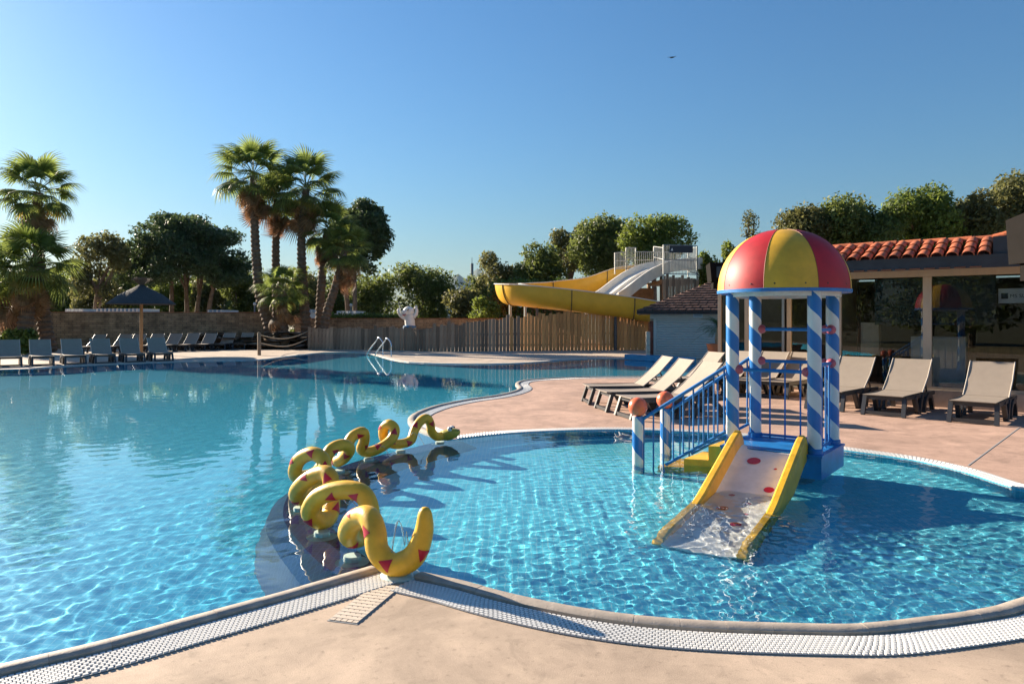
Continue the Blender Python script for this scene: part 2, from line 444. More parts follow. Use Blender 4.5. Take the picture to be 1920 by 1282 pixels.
for i in range(len(fpts) - 1):
    MB().sweep([fpts[i], fpts[i + 1]], [(-.02, -.10), (-.02, .018), (.0, .024), (.30, .024), (.31, .003)], [(fnr[i], ZV), (fnr[i + 1], ZV)]).build('coping_slab', M['far_coping'], fc, origin=fpts[i])
gro = tag(empty('overflow_grate', c_fm[-1]), kind='structure')
grate_run('grate_knobs', left_run, .115, .215, 9, .029, M['grate_gap'], M['grate'], gro)
grate_run('grate_knobs', c_front_kid, .115, .215, 9, .029, M['grate_gap'], M['grate'], gro)
grate_run('grate_knobs', [p for p in c_pen if p.x < 5][3:], .115, .22, 5, .06, M['grate_gap'], M['grate'], gro)
grate_run('grate_knobs', c_kid_back, .0, .2, 5, .05, M['grate_gap'], M['grate'], gro)
# beige drain strip leading away from the snake's foot
a0, a1 = G(728, 1098), G(643, 1166); dr = (a1 - a0).normalized(); dn = Vector((-dr.y, dr.x, 0)); Ld = (a1 - a0).length
ds = tag(empty('drain_strip', a0), kind='structure')
MB().obox(a0 + dr * Ld / 2 + ZV * .001, dr, dn, ZV, Ld / 2 + .01, .095, .002).build('drain_channel', M['grate_gap'], ds)
for k in range(5):
    b = MB(); b.obox(a0 + dr * Ld / 2 + dn * (-.072 + .036 * k) + ZV * .005, dr, dn, ZV, Ld / 2, .0150, .002); b.build('drain_slat', M['beige_grate'], ds)
for k in range(int(Ld / .045)):
    MB().obox(a0 + dr * (.03 + .045 * k) + ZV * .0078, dr, dn, ZV, .015, .088, .0009).build('drain_bar', M['beige_grate'], ds)
# control joint in the deck
j0, j1 = G(1815, 873), G(1912, 801)
jd = (j1 - j0).normalized(); jn = Vector((-jd.y, jd.x, 0))
tag(MB().obox((j0 + j1) / 2 + ZV * .002, jd, jn, ZV, (j1 - j0).length / 2, .007, .002).build('deck_joint', M['grate_gap'], None), kind='structure')

# ------------------------------------------------------------------ snake
def snake():
    K = [(797, 962, 4.62), (794, 1000, 4.63), (775, 1043, 4.66), (738, 1058, 4.69), (709, 1033, 4.74), (703, 995, 4.80), (690, 968, 4.9), (665, 975, 5.02), (653, 997, 5.12),
         (661, 1008, 5.25), (682, 1000, 5.38), (694, 962, 5.46), (680, 926, 5.52), (643, 918, 5.58), (600, 930, 5.64), (581, 958, 5.68), (597, 974, 5.76), (617, 968, 5.9),
         (622, 930, 6.02), (618, 893, 6.10), (600, 888, 6.18), (570, 905, 6.28), (556, 925, 6.38), (567, 934, 6.5), (586, 925, 6.66), (606, 893, 6.85), (606, 862, 6.98), (585, 850, 7.06),
         (561, 862, 7.16), (553, 885, 7.26), (562, 900, 7.4), (590, 897, 7.56), (606, 870, 7.7), (620, 843, 7.84), (643, 834, 7.94), (655, 842, 8.02), (645, 858, 8.12), (633, 868, 8.22),
         (640, 866, 8.36), (650, 840, 8.48), (660, 819, 8.56), (680, 810, 8.62), (683, 825, 8.68), (678, 842, 8.74), (692, 847, 8.80), (715, 838, 8.86), (735, 822, 8.92), (740, 804, 8.97), (729, 795, 9.02),
         (719, 806, 9.08), (722, 824, 9.16), (738, 832, 9.26), (757, 831, 9.34), (771, 824, 9.42), (777, 807, 9.5), (787, 791, 9.58), (800, 784, 9.66), (807, 795, 9.72), (809, 809, 9.78), (819, 818, 9.85), (833, 816, 9.92)]
    pts = [P(*k) for k in K]
    for p in pts: p.z = max(p.z, .075)
    path = catmull(pts, 5); n = len(path)
    rad = []
    for i in range(n):
        r = .077 - .017 * i / n
        if i < 14: r = .077 * (.58 + .45 * math.sin(math.pi / 2 * min(1, i / 13)))
        rad.append(r)
    root = tag(empty('snake_sculpture', G(742, 1083)), 'yellow coiling snake sculpture with red triangles dividing the two pools', 'sculpture')
    d0 = (path[0] - path[1]).normalized()
    MB().tube([path[0] + d0 * .042, path[0] + d0 * .036, path[0] + d0 * .02] + path, [.006, .024, .037] + rad, 18).build('body', M['yellow'], root, smooth='all')
    # head
    hd = path[-1]; fw = Vector((.85, -.25, .12)).normalized(); sd = fw.cross(ZV).normalized(); up = sd.cross(fw)
    b = MB()
    hp = [hd - fw * .06, hd + fw * .02, hd + fw * .09 + ZV * .01, hd + fw * .16 + ZV * .02, hd + fw * .21 + ZV * .03, hd + fw * .235 + ZV * .034]
    b.tube(hp, [.062, .075, .078, .066, .042, .012], 16); head = b.build('head', M['snake_head'], root, smooth='all')
    for s in (-1, 1):
        e = hd + fw * .10 + sd * .045 * s + ZV * .085
        MB().sphere(e, .035, 14, 10).build('eye', M['white'], head, smooth='all')
        MB().sphere(e + fw * .024 + sd * .006 * s + ZV * .008, .017, 10, 8).build('pupil', M['black'], head, smooth='all')
        MB().sphere(hd + fw * .212 + sd * .022 * s + ZV * .056, .009, 8, 6).build('nostril', M['black'], head, smooth='all')
    # red triangles lying on the skin
    rnd = random.Random(4)
    cl = [0]
    for a, c in zip(path, path[1:]): cl.append(cl[-1] + (c - a).length)
    view = Vector((0, -1, .25)).normalized()
    d = .25; kk = 0
    while d < cl[-1] - .3:
        i = min(range(n), key=lambda q: abs(cl[q] - d))
        t = (path[min(i + 1, n - 1)] - path[max(i - 1, 0)]).normalized()
        s0 = t.cross(Vector((0, 0, 1)) if abs(t.z) < .8 else Vector((0, 1, 0))).normalized()
        tocam = (Vector((0, 0, H)) - path[i]).normalized(); w0 = t.cross(s0)
        a = math.atan2(tocam.dot(w0), tocam.dot(s0)) + rnd.uniform(-1.25, 1.25)
        nn_ = (s0 * math.cos(a) + t.cross(s0) * math.sin(a)).normalized()
        bi = t.cross(nn_)
        r = rad[i] + .0025; sz = .044; b = MB(); V = []; Fs = []; R = 6
        rows = []
        for iu in range(R + 1):
            u = iu / R; row = []
            for iv in range(R + 1):
                vv = (iv / R - .5) * (1 - u) * 1.15
                pl = t * ((u - .4) * 2 * sz); ang = vv * 2 * sz / r
                row.append(path[i] + pl + (nn_ * math.cos(ang) + bi * math.sin(ang)) * r)
            rows.append(row)
        V = [p for row in rows for p in row]
        for iu in range(R):
            for iv in range(R):
                q = iu * (R + 1) + iv; Fs.append((q, q + 1, q + R + 2, q + R + 1))
        # follow the bend of the body
        V2 = []
        for p in V:
            j = min(range(max(0, i - 8), min(n, i + 9)), key=lambda q: (path[q] - p).length)
            jj = (path[min(j + 1, n - 1)] - path[max(j - 1, 0)]).normalized()
            c = path[j] + jj * (p - path[j]).dot(jj); w_ = p - c
            V2.append(c + w_.normalized() * (rad[j] + .0025))
        b.add(V2, Fs); b.build('red_triangle', M['red'], root, smooth='all', recalc=False)
        d += rnd.uniform(.24, .34); kk += 1
    # pedestals
    for (x, y) in ((748, 1086), (657, 1048), (600, 1002), (560, 955), (575, 918), (634, 884), (690, 862), (750, 847), (824, 830)):
        c = G(x, y); zz = 0 if y > 1070 else -.12
        MB().lathe((c.x, c.y + .06, zz), [(.13, 0), (.135, .012), (.12, .022), (.07, .035), (.062, .13 if zz < 0 else .05)], 18).build('pedestal', M['pale_base'], root, smooth=True)
    return root
M['snake_head'] = mat('olive_yellow_paint', (.42, .36, .04), .35, var=.2, vscale=14)
M['black'] = mat('black_paint', (.01, .01, .01), .3)
SNAKE = snake()
# thin arching water jets of the fountain snake
M['jet'] = mat('jet_water', (.9, .95, 1), .05); M['jet'].node_tree.nodes['Principled BSDF'].inputs['Transmission Weight'].default_value = .85
M['jet'].node_tree.nodes['Principled BSDF'].inputs['IOR'].default_value = 1.33
for (x0, y0, Y0, dx, hgt, ln) in ((734, 1043, 4.69, .09, .24, .18), (606, 952, 5.9, .2, .10, .42), (700, 841, 8.8, .14, .06, .22), (768, 819, 9.4, .12, .06, .2)):
    a = P(x0, y0, Y0); pts = []
    for k in range(15):
        t = k / 14
        z = a.z + hgt * (1 - (2 * min(t * 1.0, 1) - .55) ** 2 / .3025 if t < .55 else 1 - ((t - .275) / .275 - 0) ** 2 * .18 - (t - .55) * 3.2)
        pts.append(Vector((a.x + ln * t, a.y - .05 * t, max(z, -.02))))
    rr = random.Random(k)
    tag(MB().tube(pts, [.006 * rr.uniform(.4, 1.2) for _ in pts], 7).build('water_jet', M['jet'], None, smooth='all'),
        'thin arching water jet spouting beside the yellow snake', 'water jet', 'water jets along the snake')
# ------------------------------------------------------------------ play structure
def stripe_mat(name, pitch, ph=0.0):
    m, n, l, b = nm(name)
    tc = n.new('ShaderNodeTexCoord'); s = n.new('ShaderNodeSeparateXYZ'); l.new(tc.outputs['Object'], s.inputs[0])
    def op(o, a, c=None, v=None):
        x = n.new('ShaderNodeMath'); x.operation = o; l.new(a, x.inputs[0])
        if c is not None: l.new(c, x.inputs[1])
        if v is not None: x.inputs[1].default_value = v
        return x.outputs[0]
    at = op('ARCTAN2', s.outputs['Y'], s.outputs['X']); a = op('DIVIDE', at, v=2 * math.pi); z = op('DIVIDE', s.outputs['Z'], v=pitch)
    t = op('FRACT', op('ADD', op('ADD', a, z), v=10 + ph)); g = op('GREATER_THAN', t, v=.5)
    mx = n.new('ShaderNodeMix'); mx.data_type = 'RGBA'; l.new(g, mx.inputs[0])
    nz = n.new('ShaderNodeTexNoise'); nz.inputs['Scale'].default_value = 7; l.new(tc.outputs['Object'], nz.inputs['Vector'])
    mx.inputs[6].default_value = (.01, .17, .50, 1); mx.inputs[7].default_value = (.78, .76, .72, 1)
    mr = n.new('ShaderNodeMapRange'); mr.inputs[3].default_value = .82; mr.inputs[4].default_value = 1.08; l.new(nz.outputs[0], mr.inputs[0])
    hs = n.new('ShaderNodeHueSaturation'); l.new(mx.outputs[2], hs.inputs['Color']); l.new(mr.outputs[0], hs.inputs['Value'])
    l.new(hs.outputs[0], b.inputs['Base Color']); b.inputs['Roughness'].default_value = .34
    return m
M['seam_dark'] = mat('seam_dark', (.25, .08, .03), .6)
M['stripe'] = stripe_mat('barber_stripe', .414)
PZ = .25
FR = G(1527, 854, PZ); BR = G(1561, 835.5, PZ); BL = G(1416, 821.5, PZ); FL = FR + (BL - BR)
e1 = (BR - FR).normalized(); e2 = (BL - BR); e2 = (e2 - e1 * e2.dot(e1)).normalized()   # e1 into depth, e2 to the left
CEN = (FR + BL) / 2; W1 = (BR - FR).dot(e1); W2 = (BL - BR).dot(e2)
def Q(u, v, z): return Vector((CEN.x, CEN.y, 0)) + e1 * u + e2 * v + ZV * z
play = tag(empty('play_structure', (CEN.x, CEN.y, -.46)), 'water play structure with red and yellow dome on striped columns and a small slide', 'play structure')
def part(b, name, m, parent=play, smooth=False, origin=None): return b.build(name, m, parent, smooth=smooth, origin=origin)
hu, hv = W1 / 2 + .10, W2 / 2 + .10
b = MB(); b.obox(Q(0, 0, PZ / 2 + .01), e1, e2, ZV, hu, hv, PZ / 2 - .01); base = part(b, 'base', M['blue'])
b = MB(); b.obox(Q(0, 0, PZ + .012), e1, e2, ZV, hu + .012, hv + .012, .012); part(b, 'base_rim', M['blue'], base)
b = MB(); b.lathe(Q(0, 0, -.46), [(.34, 0), (.34, .03), (.2, .06), (.16, .12), (.16, .47)], 24); part(b, 'pedestal', M['pale_base'], smooth=True)
CR = .072
cols = {}
for nme, c in (('FR', FR), ('BR', BR), ('BL', BL), ('FL', FL)):
    c = Vector((c.x, c.y, 0)); cols[nme] = c
    b = MB(); b.tube([c + ZV * (PZ + .01), c + ZV * 2.05], CR, 28)
    cb = part(b, 'column', M['stripe'], smooth=True, origin=c)
    b = MB(); b.lathe(c + ZV * (PZ + .02), [(CR + .014, 0), (CR + .014, .05), (CR + .001, .06)], 24, caps=False); part(b, 'collar', M['blue'], cb, smooth=True)
# dome
RZ = 2.035; R0 = .716; HD = .70; phase = math.radians(-110.7 + 7) - math.radians(22.5)
dome = tag(part(MB().lathe(Q(0, 0, RZ - .03), [(R0 - .06, .028), (R0 + .01, .0), (R0 + .012, .035), (R0 - .02, .045)], 64, caps=False), 'dome_rim', M['rim'] if 'rim' in M else M['blue'], smooth=True))
b = MB(); b.lathe(Q(0, 0, RZ - .075), [(R0 - .10, 0), (R0 - .10, .09)], 48, caps=False); part(b, 'inner_skirt', M['white'], dome, smooth=True)
for k in range(8):
    b = MB(); V = []; Fs = []; NA, NE = 8, 14
    for i in range(NE + 1):
        t = i / NE * math.pi / 2
        rr = R0 * max(math.cos(t), 0) ** .92; zz = HD * math.sin(t) ** .96
        for j in range(NA + 1):
            a = phase + math.radians(45) * (k + j / NA); bulge = 1 + .006 * math.sin(math.pi * j / NA)
            V.append(Q(0, 0, RZ + zz) + Vector((math.cos(a), math.sin(a), 0)) * max(rr, .012) * bulge)
    for i in range(NE):
        for j in range(NA): q = i * (NA + 1) + j; Fs.append((q, q + 1, q + NA + 2, q + NA + 1))
    b.add(V, Fs); pnl = part(b, 'dome_panel', M['dome_yellow'] if k % 2 == 0 else M['dome_red'], dome, smooth='all')
    seam = [Q(0, 0, RZ + HD * math.sin(t_ * math.pi / 28) ** .96) + Vector((math.cos(phase + math.radians(45) * k), math.sin(phase + math.radians(45) * k), 0)) * (max(R0 * math.cos(t_ * math.pi / 28) ** .92, .014) + .001) for t_ in range(14)]
    part(MB().tube(seam, .0035, 5), 'seam', M['seam_dark'], dome)
    for s in (.2, .75):
        a = phase + math.radians(45) * (k + s); c = Q(0, 0, RZ + .055) + Vector((math.cos(a), math.sin(a), 0)) * (R0 * .992)
        part(MB().sphere(c, .011, 8, 6), 'bolt', M['black'], dome, smooth='all')
# rails with faded red end caps
def rail(a, c, r=.021, cap=True, name='rail', m=None):
    d = (c - a).normalized(); ob = part(MB().tube([a, c], r, 10), name, m or M['blue'], smooth=True)
    if cap:
        for q, s in ((a, 1), (c, -1)):
            part(MB().tube([q + d * s * .045, q + d * s * .075, q + d * s * .105, q + d * s * .125], [.052, .056, .046, .024], 14), 'end_cap', M['pinkcap'], ob, smooth=True)
    return ob
def at(c, z): return Vector((c.x, c.y, z))
for z in (1.59, 1.205):
    rail(at(cols['BL'], z), at(cols['BR'], z)); rail(at(cols['BR'], z - .0), at(cols['FR'], z))
rail(at(cols['FL'], 1.14), at(cols['FR'], 1.14))
for (p, q, nbal) in (('BL', 'BR', 4), ('BR', 'FR', 4)):
    for k in range(nbal):
        c = cols[p].lerp(cols[q], (k + 1) / (nbal + 1)); part(MB().tube([at(c, PZ + .02), at(c, 1.2)], .0105, 8), 'baluster', M['blue'], smooth=True)
    d = (cols[q] - cols[p]).normalized(); part(MB().tube([at(cols[p], PZ + .06), at(cols[q], PZ + .06)], .016, 8), 'bottom_rail', M['blue'], smooth=True)
# posts with orange balls, stair rails
PO1, PO2 = G(1196, 871, -.018), G(1247.5, 849.5, -.018)
for c in (PO1, PO2):
    c = Vector((c.x, c.y, 0)); b = MB(); b.tube([at(c, -.46), at(c, .56)], .066, 24); o = part(b, 'post', M['stripe'], smooth=True, origin=c)
    part(MB().sphere(at(c, .67), .113, 28, 18), 'ball', M['orange'], o, smooth='all')
for c, col_, tz in ((PO1, 'FL', 1.21), (PO2, 'BL', 1.28)):
    c = Vector((c.x, c.y, 0)); k = cols[col_]
    a_, z_ = at(c, .49), at(k, tz)
    rail(a_, z_, .022, False, 'handrail')
    low0, low1 = at(c.lerp(k, .3), .0), at(k, .47)
    rail(low0, low1, .018, False, 'bottom_rail')
    for i in range(9):
        t = (i + .6) / 9.4; p_ = a_.lerp(z_, t); zb = low0.z + (low1.z - low0.z) * (t - .3) / .7 if t > .3 else -.46
        part(MB().tube([at(p_, zb), p_], .0105, 8), 'baluster', M['blue'], smooth=True)
# stairs
stair = MB()
sd_ = (Vector((PO1.x, PO1.y, 0)) - cols['FL']); sd_.normalize(); sw = (cols['BL'] - cols['FL']); swl = sw.length; sw.normalize()
org = cols['FL'] + sw * .09
def ST(s, t, z): return org + sd_ * s + sw * t + ZV * z
prof = [(.04, -.46), (.04, .235), (.30, .235), (.30, .07), (.58, .07), (.58, -.13), (.88, -.13), (.88, -.46)]
nP = len(prof); V = [ST(s, t, z) for t in (0, swl - .18) for s, z in prof]
stair.add(V, [tuple(range(nP)), tuple(range(2 * nP - 1, nP - 1, -1))] + [(i, nP + i, nP + (i + 1) % nP, (i + 1) % nP) for i in range(nP)])
part(stair, 'stairs', M['yellow'])
# slide
SD = (Vector((-.53, -.848, 0))).normalized(); SS = Vector((-SD.y, SD.x, 0))       # SS points right/away
S0 = (cols['FL'] + cols['FR']) / 2 + SD * .04
def surf(s):
    K = [(0, .265), (.12, .262), (.28, .225), (1.45, -.17), (2.0, -.31), (2.4, -.385), (2.72, -.41)]
    for (a, za), (b_, zb) in zip(K, K[1:]):
        if s <= b_: t = (s - a) / (b_ - a); return za + (zb - za) * t
    return K[-1][1]
ss = [2.62 * i / 44 for i in range(45)]
HWD = .30
path = [S0 + SD * s + ZV * surf(s) for s in ss]
sl = MB(); sl.sweep(path, [(-HWD, .05), (-HWD + .05, .008), (-HWD + .11, 0), (HWD - .11, 0), (HWD - .05, .008), (HWD, .05), (HWD, -.03), (-HWD, -.03)], [(SS, ZV)] * len(path))
slide = part(sl, 'slide', M['slide_white'] if 'slide_white' in M else M['white'], smooth=True)
for sgn in (-1, 1):
    V = MB(); pf = []
    fr = []
    for s in ss:
        hgt = .215 * min(1, .35 + s / .18) if s < .15 else .215
        if s > 2.3: hgt = .215 * max(.15, 1 - ((s - 2.3) / .34) ** 2)
        fr.append((SS, ZV * hgt / .19))
    V.sweep(path, [(sgn * (HWD - .005), -.05), (sgn * (HWD - .005), .175), (sgn * (HWD + .012), .19), (sgn * (HWD + .060), .19), (sgn * (HWD + .085), .165), (sgn * (HWD + .085), -.05)], fr)
    part(V, 'side_wall', M['yellow'], slide, smooth=True)
for (zx, zy, zr) in ((912, 358, 55), (1085, 424, 13), (1033, 590, 43), (735, 652, 27), (868, 748, 28), (658, 818, 50), (850, 877, 15), (447, 890, 28), (768, 995, 45), (1078, 268, 24)):
    px, py = 1200 + zx / 4.272, 780 + zy / 4.272
    d = (P(px, py, 1) - Vector((0, 0, H)))
    best = None
    for i in range(1200):
        Yd = 5 + i * .003; p = Vector((0, 0, H)) + d * Yd; s = (p - S0).dot(SD)
        zz = p.z if p.z > -.02 else -.02 + (p.z + .02) * 1.25
        if zz <= surf(s) + .003: best = (s, (p - S0).dot(SS)); break
    if not best: continue
    s, t = best; r = zr / 4.272 * Yd / F * .95
    if abs(t) > HWD - .02 - r * .5: t = math.copysign(HWD - .03 - r, t)
    V = []; nseg = 20
    for k in range(nseg):
        a = 2 * math.pi * k / nseg; s_ = s + r * math.sin(a); V.append(S0 + SD * s_ + SS * (t + r * math.cos(a)) + ZV * (surf(s_) + .004))
    b = MB(); b.add(V, [tuple(range(nseg))]); o = b.build('red_dot', M['red'], slide, recalc=False)
    face_up(o)
for o in list(play.children):
    if o.name.startswith(('slide', 'stairs', 'pedestal', 'post')): o.cycles.is_caustics_receiver = True
for o in list(slide.children): o.cycles.is_caustics_receiver = True
# ------------------------------------------------------------------ sun loungers
def lounger(sling, name='sun_lounger'):
    root = empty(name, (0, 0, 0)); X = Vector((1, 0, 0)); Yv = Vector((0, 1, 0))
    def pb(b, nme, m, par=root, smooth=False): return b.build(nme, m, par, smooth=smooth)
    def bar(b, a, c, w=.028, h=.024):
        a, c = Vector(a), Vector(c); d = (c - a); L = d.length; d.normalize(); s = Yv if abs(d.dot(Yv)) < .9 else X
        u = d.cross(s).normalized(); v = u.cross(d).normalized(); b.obox((a + c) / 2, d, v, u, L / 2, w, h); return b
    b = MB()
    for s in (-1, 1): bar(b, (.02, .335 * s, .0), (.13, .325 * s, .335), .034, .032)
    bar(b, (.04, -.335, .045), (.04, .335, .045), .026, .03); bar(b, (.125, -.325, .315), (.125, .325, .315), .022, .035)
    pb(b, 'front_frame', M['resin'])
    for s in (-1, 1):
        b = MB(); bar(b, (.10, .330 * s, .325), (1.88, .330 * s, .315), .024, .034); pb(b, 'side_rail', M['resin'])
        b = MB(); bar(b, (.62, .335 * s, .32), (.80, .345 * s, 0), .034, .042); bar(b, (1.06, .335 * s, .32), (.86, .345 * s, 0), .034, .042); pb(b, 'leg', M['resin'])
        arch = [(1.18, .0), (1.21, .14), (1.28, .24), (1.42, .29), (1.56, .27), (1.66, .2), (1.72, .09), (1.74, 0)]
        b = MB(); path_ = [Vector((x, .342 * s, z)) for x, z in arch]
        fr = []
        for i in range(len(path_)):
            t = (path_[min(i + 1, len(path_) - 1)] - path_[max(i - 1, 0)]).normalized(); fr.append((Yv, t.cross(Yv)))
        b.sweep(path_, [(-.036, -.038), (.036, -.038), (.036, .038), (-.036, .038)], fr); pb(b, 'leg', M['resin'])
    b = MB(); V = []; n_ = 10
    for i in range(n_ + 1):
        x = .02 + 1.12 * i / n_; z = .372 - .012 * math.sin(math.pi * i / n_)
        V += [(x, -.335, z), (x, .335, z), (x, .335, z - .012), (x, -.335, z - .012)]
    Fs = [(3, 2, 1, 0), tuple(4 * n_ + k for k in range(4))]
    for i in range(n_):
        for k in range(4): Fs.append((4 * i + k, 4 * i + (k + 1) % 4, 4 * i + 4 + (k + 1) % 4, 4 * i + 4 + k))
    b.add(V, Fs); pb(b, 'seat_sling', sling, smooth=True)
    b = MB(); V = []; n_ = 10; ang = math.radians(43)
    for i in range(n_ + 1):
        t = i / n_; x = 1.13 + .84 * t * math.cos(ang); z = .375 + .84 * t * math.sin(ang); o = .03 * math.sin(math.pi * t)
        x += o * math.sin(ang); z -= o * math.cos(ang); nx, nz = .012 * math.sin(ang), -.012 * math.cos(ang)
        w_ = .335 + .006 * math.cos(math.pi * t)
        V += [(x, -w_, z), (x, w_, z), (x + nx, w_, z + nz), (x + nx, -w_, z + nz)]
    Fs = [(3, 2, 1, 0), tuple(4 * n_ + k for k in range(4))]
    for i in range(n_):
        for k in range(4): Fs.append((4 * i + k, 4 * i + (k + 1) % 4, 4 * i + 4 + (k + 1) % 4, 4 * i + 4 + k))
    b.add(V, Fs); bk = pb(b, 'backrest', sling, smooth=True)
    for s in (-1, 1):
        b = MB(); b.tube([(1.12, .340 * s, .365), (1.12 + .42 * math.cos(ang) + .03, .343 * s, .365 + .42 * math.sin(ang) - .02), (1.13 + .845 * math.cos(ang), .340 * s, .375 + .845 * math.sin(ang))], .012, 8)
        pb(b, 'back_tube', M['tube_beige'], bk, True)
        b = MB(); bar(b, (1.50, .27 * s, .63), (1.66, .27 * s, .33), .012, .012); pb(b, 'back_strut', M['resin'], bk)
        b = MB(); b.tube([(.02, .337 * s, .366), (1.13, .337 * s, .366)], .011, 8); pb(b, 'seat_tube', M['tube_dark'], root, True)
    return root
M['tube_beige'] = mat('beige_tube', (.50, .44, .37), .4)
M['tube_dark'] = mat('dark_tube', (.06, .055, .05), .4)
LA = lounger(M['sling']); LG = lounger(M['sling_shaded'])
used = {}
def put_lounger(proto, loc, head, label, group):
    k = id(proto)
    o = proto if k not in used else copy_tree(proto); used[k] = 1
    h = Vector((head[0], head[1], 0)).normalized()
    o.location = (loc[0], loc[1], .001); o.rotation_euler = (0, 0, math.atan2(h.y, h.x)); tag(o, label, 'sun lounger', group)
    return o
gA, gB, gC = 'sun loungers lined up side by side near the paddling pool', 'sun loungers in front of the glass doors', 'sun loungers along the glazed wall'
for i, (loc, hd) in enumerate((((1.49, 14.63), (.99, .10)), ((1.66, 13.48), (.98, .19)), ((1.92, 12.44), (.97, .25)))):
    put_lounger(LA, loc, hd, ('beige sling lounger farthest from the paddling pool of the three seen side on', 'beige sling lounger between two others of the three seen side on',
                              'beige sling lounger beside the orange ball posts')[i], gA)
for i, (loc, hd) in enumerate((((3.15, 16.3), (.95, .3)), ((4.25, 16.35), (.8, .6)), ((4.98, 15.95), (.76, .65)), ((5.62, 15.5), (.72, .69)))):
    put_lounger(LA, loc, hd, 'beige sling lounger behind the striped columns facing the pool', gB)
for i, (loc, hd) in enumerate((((5.86, 13.45), (.71, .70)), ((6.54, 12.62), (.70, .71)), ((7.52, 11.68), (.68, .73)))):
    put_lounger(LA, loc, hd, ('beige sling lounger right behind the domed play structure', 'beige sling lounger in front of the cream window post', 'beige sling lounger in front of the reflecting window pane')[i], gC)
for i, (x, y) in enumerate(((-36, 690), (8, 688.5), (70, 687), (132, 685), (189, 683), (246, 681), (300, 679))):
    p = G(x, y); put_lounger(LG, p + Vector((.05, .25, 0)), (-.60, .80), 'beige sling lounger in the row along the pool edge, colour toned for shade', 'sun loungers along the far pool edge')
for i, (x, y) in enumerate(((144, 664), (196, 663), (226, 662), (263, 661), (300, 660), (336, 659), (372, 658), (410, 656.5), (447, 655.5))):
    p = G(x, y); put_lounger(LG, p, (.12 - .02 * i, 1), 'beige sling lounger backed against the long stone wall, colour toned for shade', 'sun loungers along the stone wall')

# ------------------------------------------------------------------ wood fence (each plank a piece)
M['plank'] = mat('weathered_plank', (.30, .205, .135), .8, var=.35, vscale=3, stretch=(3, 3, .5), isl=.42)
M['plank_warm'] = mat('warm_plank', (.62, .30, .10), .75, var=.35, vscale=3, stretch=(3, 3, .5), isl=.28)
fl_ = catmull([G(577, 655.5), G(630, 655.3), G(677, 655.4), G(710, 655.9), G(743, 656.6), G(770, 657.4), G(797, 658.3), G(850, 658.8), G(920, 658.2), G(1000, 657.2), G(1100, 656.6), G(1215, 656)], 8)
def top_of(x):
    K = [(577, 614.5), (800, 613.5), (835, 609), (880, 605), (920, 599), (960, 594), (990, 594), (1010, 590), (1060, 585.5), (1215, 585)]
    for (a, ya), (b_, yb) in zip(K, K[1:]):
        if x <= b_: return ya + (yb - ya) * max(0, (x - a)) / (b_ - a)
    return K[-1][1]
def plank_fence(path_, name, label, warm_from):
    root = tag(empty(name, path_[0]), label, 'fence')
    fp = resample(path_, .205); nr = side(fp); rn = random.Random(2)
    for i in range(len(fp) - 1):
        a, c = fp[i], fp[i + 1]; m_ = (a + c) / 2; t = (c - a).normalized(); nn2 = Vector((t.y, -t.x, 0))
        px = 960 + m_.x / m_.y * F; hgt = H - (top_of(px) - HY) / F * m_.y + rn.uniform(-.10, .06) + (.16 if rn.random() < .12 else 0)
        wd = (c - a).length * rn.uniform(.44, .475); sl_ = rn.uniform(-.03, .03)
        off = nn2 * rn.uniform(0, .018); V = []
        for d in (-.013, .013):
            V += [m_ - t * wd + nn2 * d + off, m_ + t * wd + nn2 * d + off, m_ + t * wd + nn2 * d + off + ZV * (hgt + sl_), m_ - t * wd + nn2 * d + off + ZV * (hgt - sl_)]
        b = MB(); b.add(V, [(0, 1, 2, 3), (7, 6, 5, 4), (0, 4, 5, 1), (1, 5, 6, 2), (2, 6, 7, 3), (3, 7, 4, 0)])
        b.build('plank', M['plank_warm'] if px > warm_from + rn.uniform(-25, 25) else M['plank'], root, origin=m_)
    for hz in (.35, .95):
        b = MB(); b.sweep([p + ZV * hz for p in fp], [(-.02, -.04), (-.06, -.04), (-.06, .04), (-.02, .04)], [(q, ZV) for q in nr]); b.build('fence_rail', M['plank'], root)
    return root
plank_fence(fl_, 'plank_fence', 'uneven wooden plank fence behind the pool rising towards the yellow slide', 965)

# ------------------------------------------------------------------ stone wall
def stone_mat():
    m, n, l, b = nm('stone_wall')
    tc = n.new('ShaderNodeTexCoord'); mp = n.new('ShaderNodeMapping'); mp.inputs['Rotation'].default_value = (math.radians(90), 0, 0)
    l.new(tc.outputs['Object'], mp.inputs['Vector'])
    br = n.new('ShaderNodeTexBrick'); br.inputs['Color1'].default_value = (.42, .27, .15, 1); br.inputs['Color2'].default_value = (.29, .18, .10, 1); br.inputs['Mortar'].default_value = (.13, .10, .075, 1)
    br.inputs['Scale'].default_value = 1; br.inputs['Brick Width'].default_value = .42; br.inputs['Row Height'].default_value = .13; br.inputs['Mortar Size'].default_value = .012
    l.new(mp.outputs[0], br.inputs['Vector'])
    nz = n.new('ShaderNodeTexNoise'); nz.inputs['Scale'].default_value = 2.2; nz.inputs['Detail'].default_value = 8; l.new(tc.outputs['Object'], nz.inputs['Vector'])
    mr = n.new('ShaderNodeMapRange'); mr.inputs[1].default_value = .3; mr.inputs[2].default_value = .7; mr.inputs[3].default_value = .55; mr.inputs[4].default_value = 1.35; l.new(nz.outputs[0], mr.inputs[0])
    hs = n.new('ShaderNodeHueSaturation'); l.new(br.outputs[0], hs.inputs['Color']); l.new(mr.outputs[0], hs.inputs['Value']); l.new(hs.outputs[0], b.inputs['Base Color'])
    b.inputs['Roughness'].default_value = .9
    bp = n.new('ShaderNodeBump'); bp.inputs['Distance'].default_value = .04; bp.inputs['Strength'].default_value = .7; l.new(nz.outputs[0], bp.inputs['Height']); l.new(bp.outputs[0], b.inputs['Normal'])
    return m
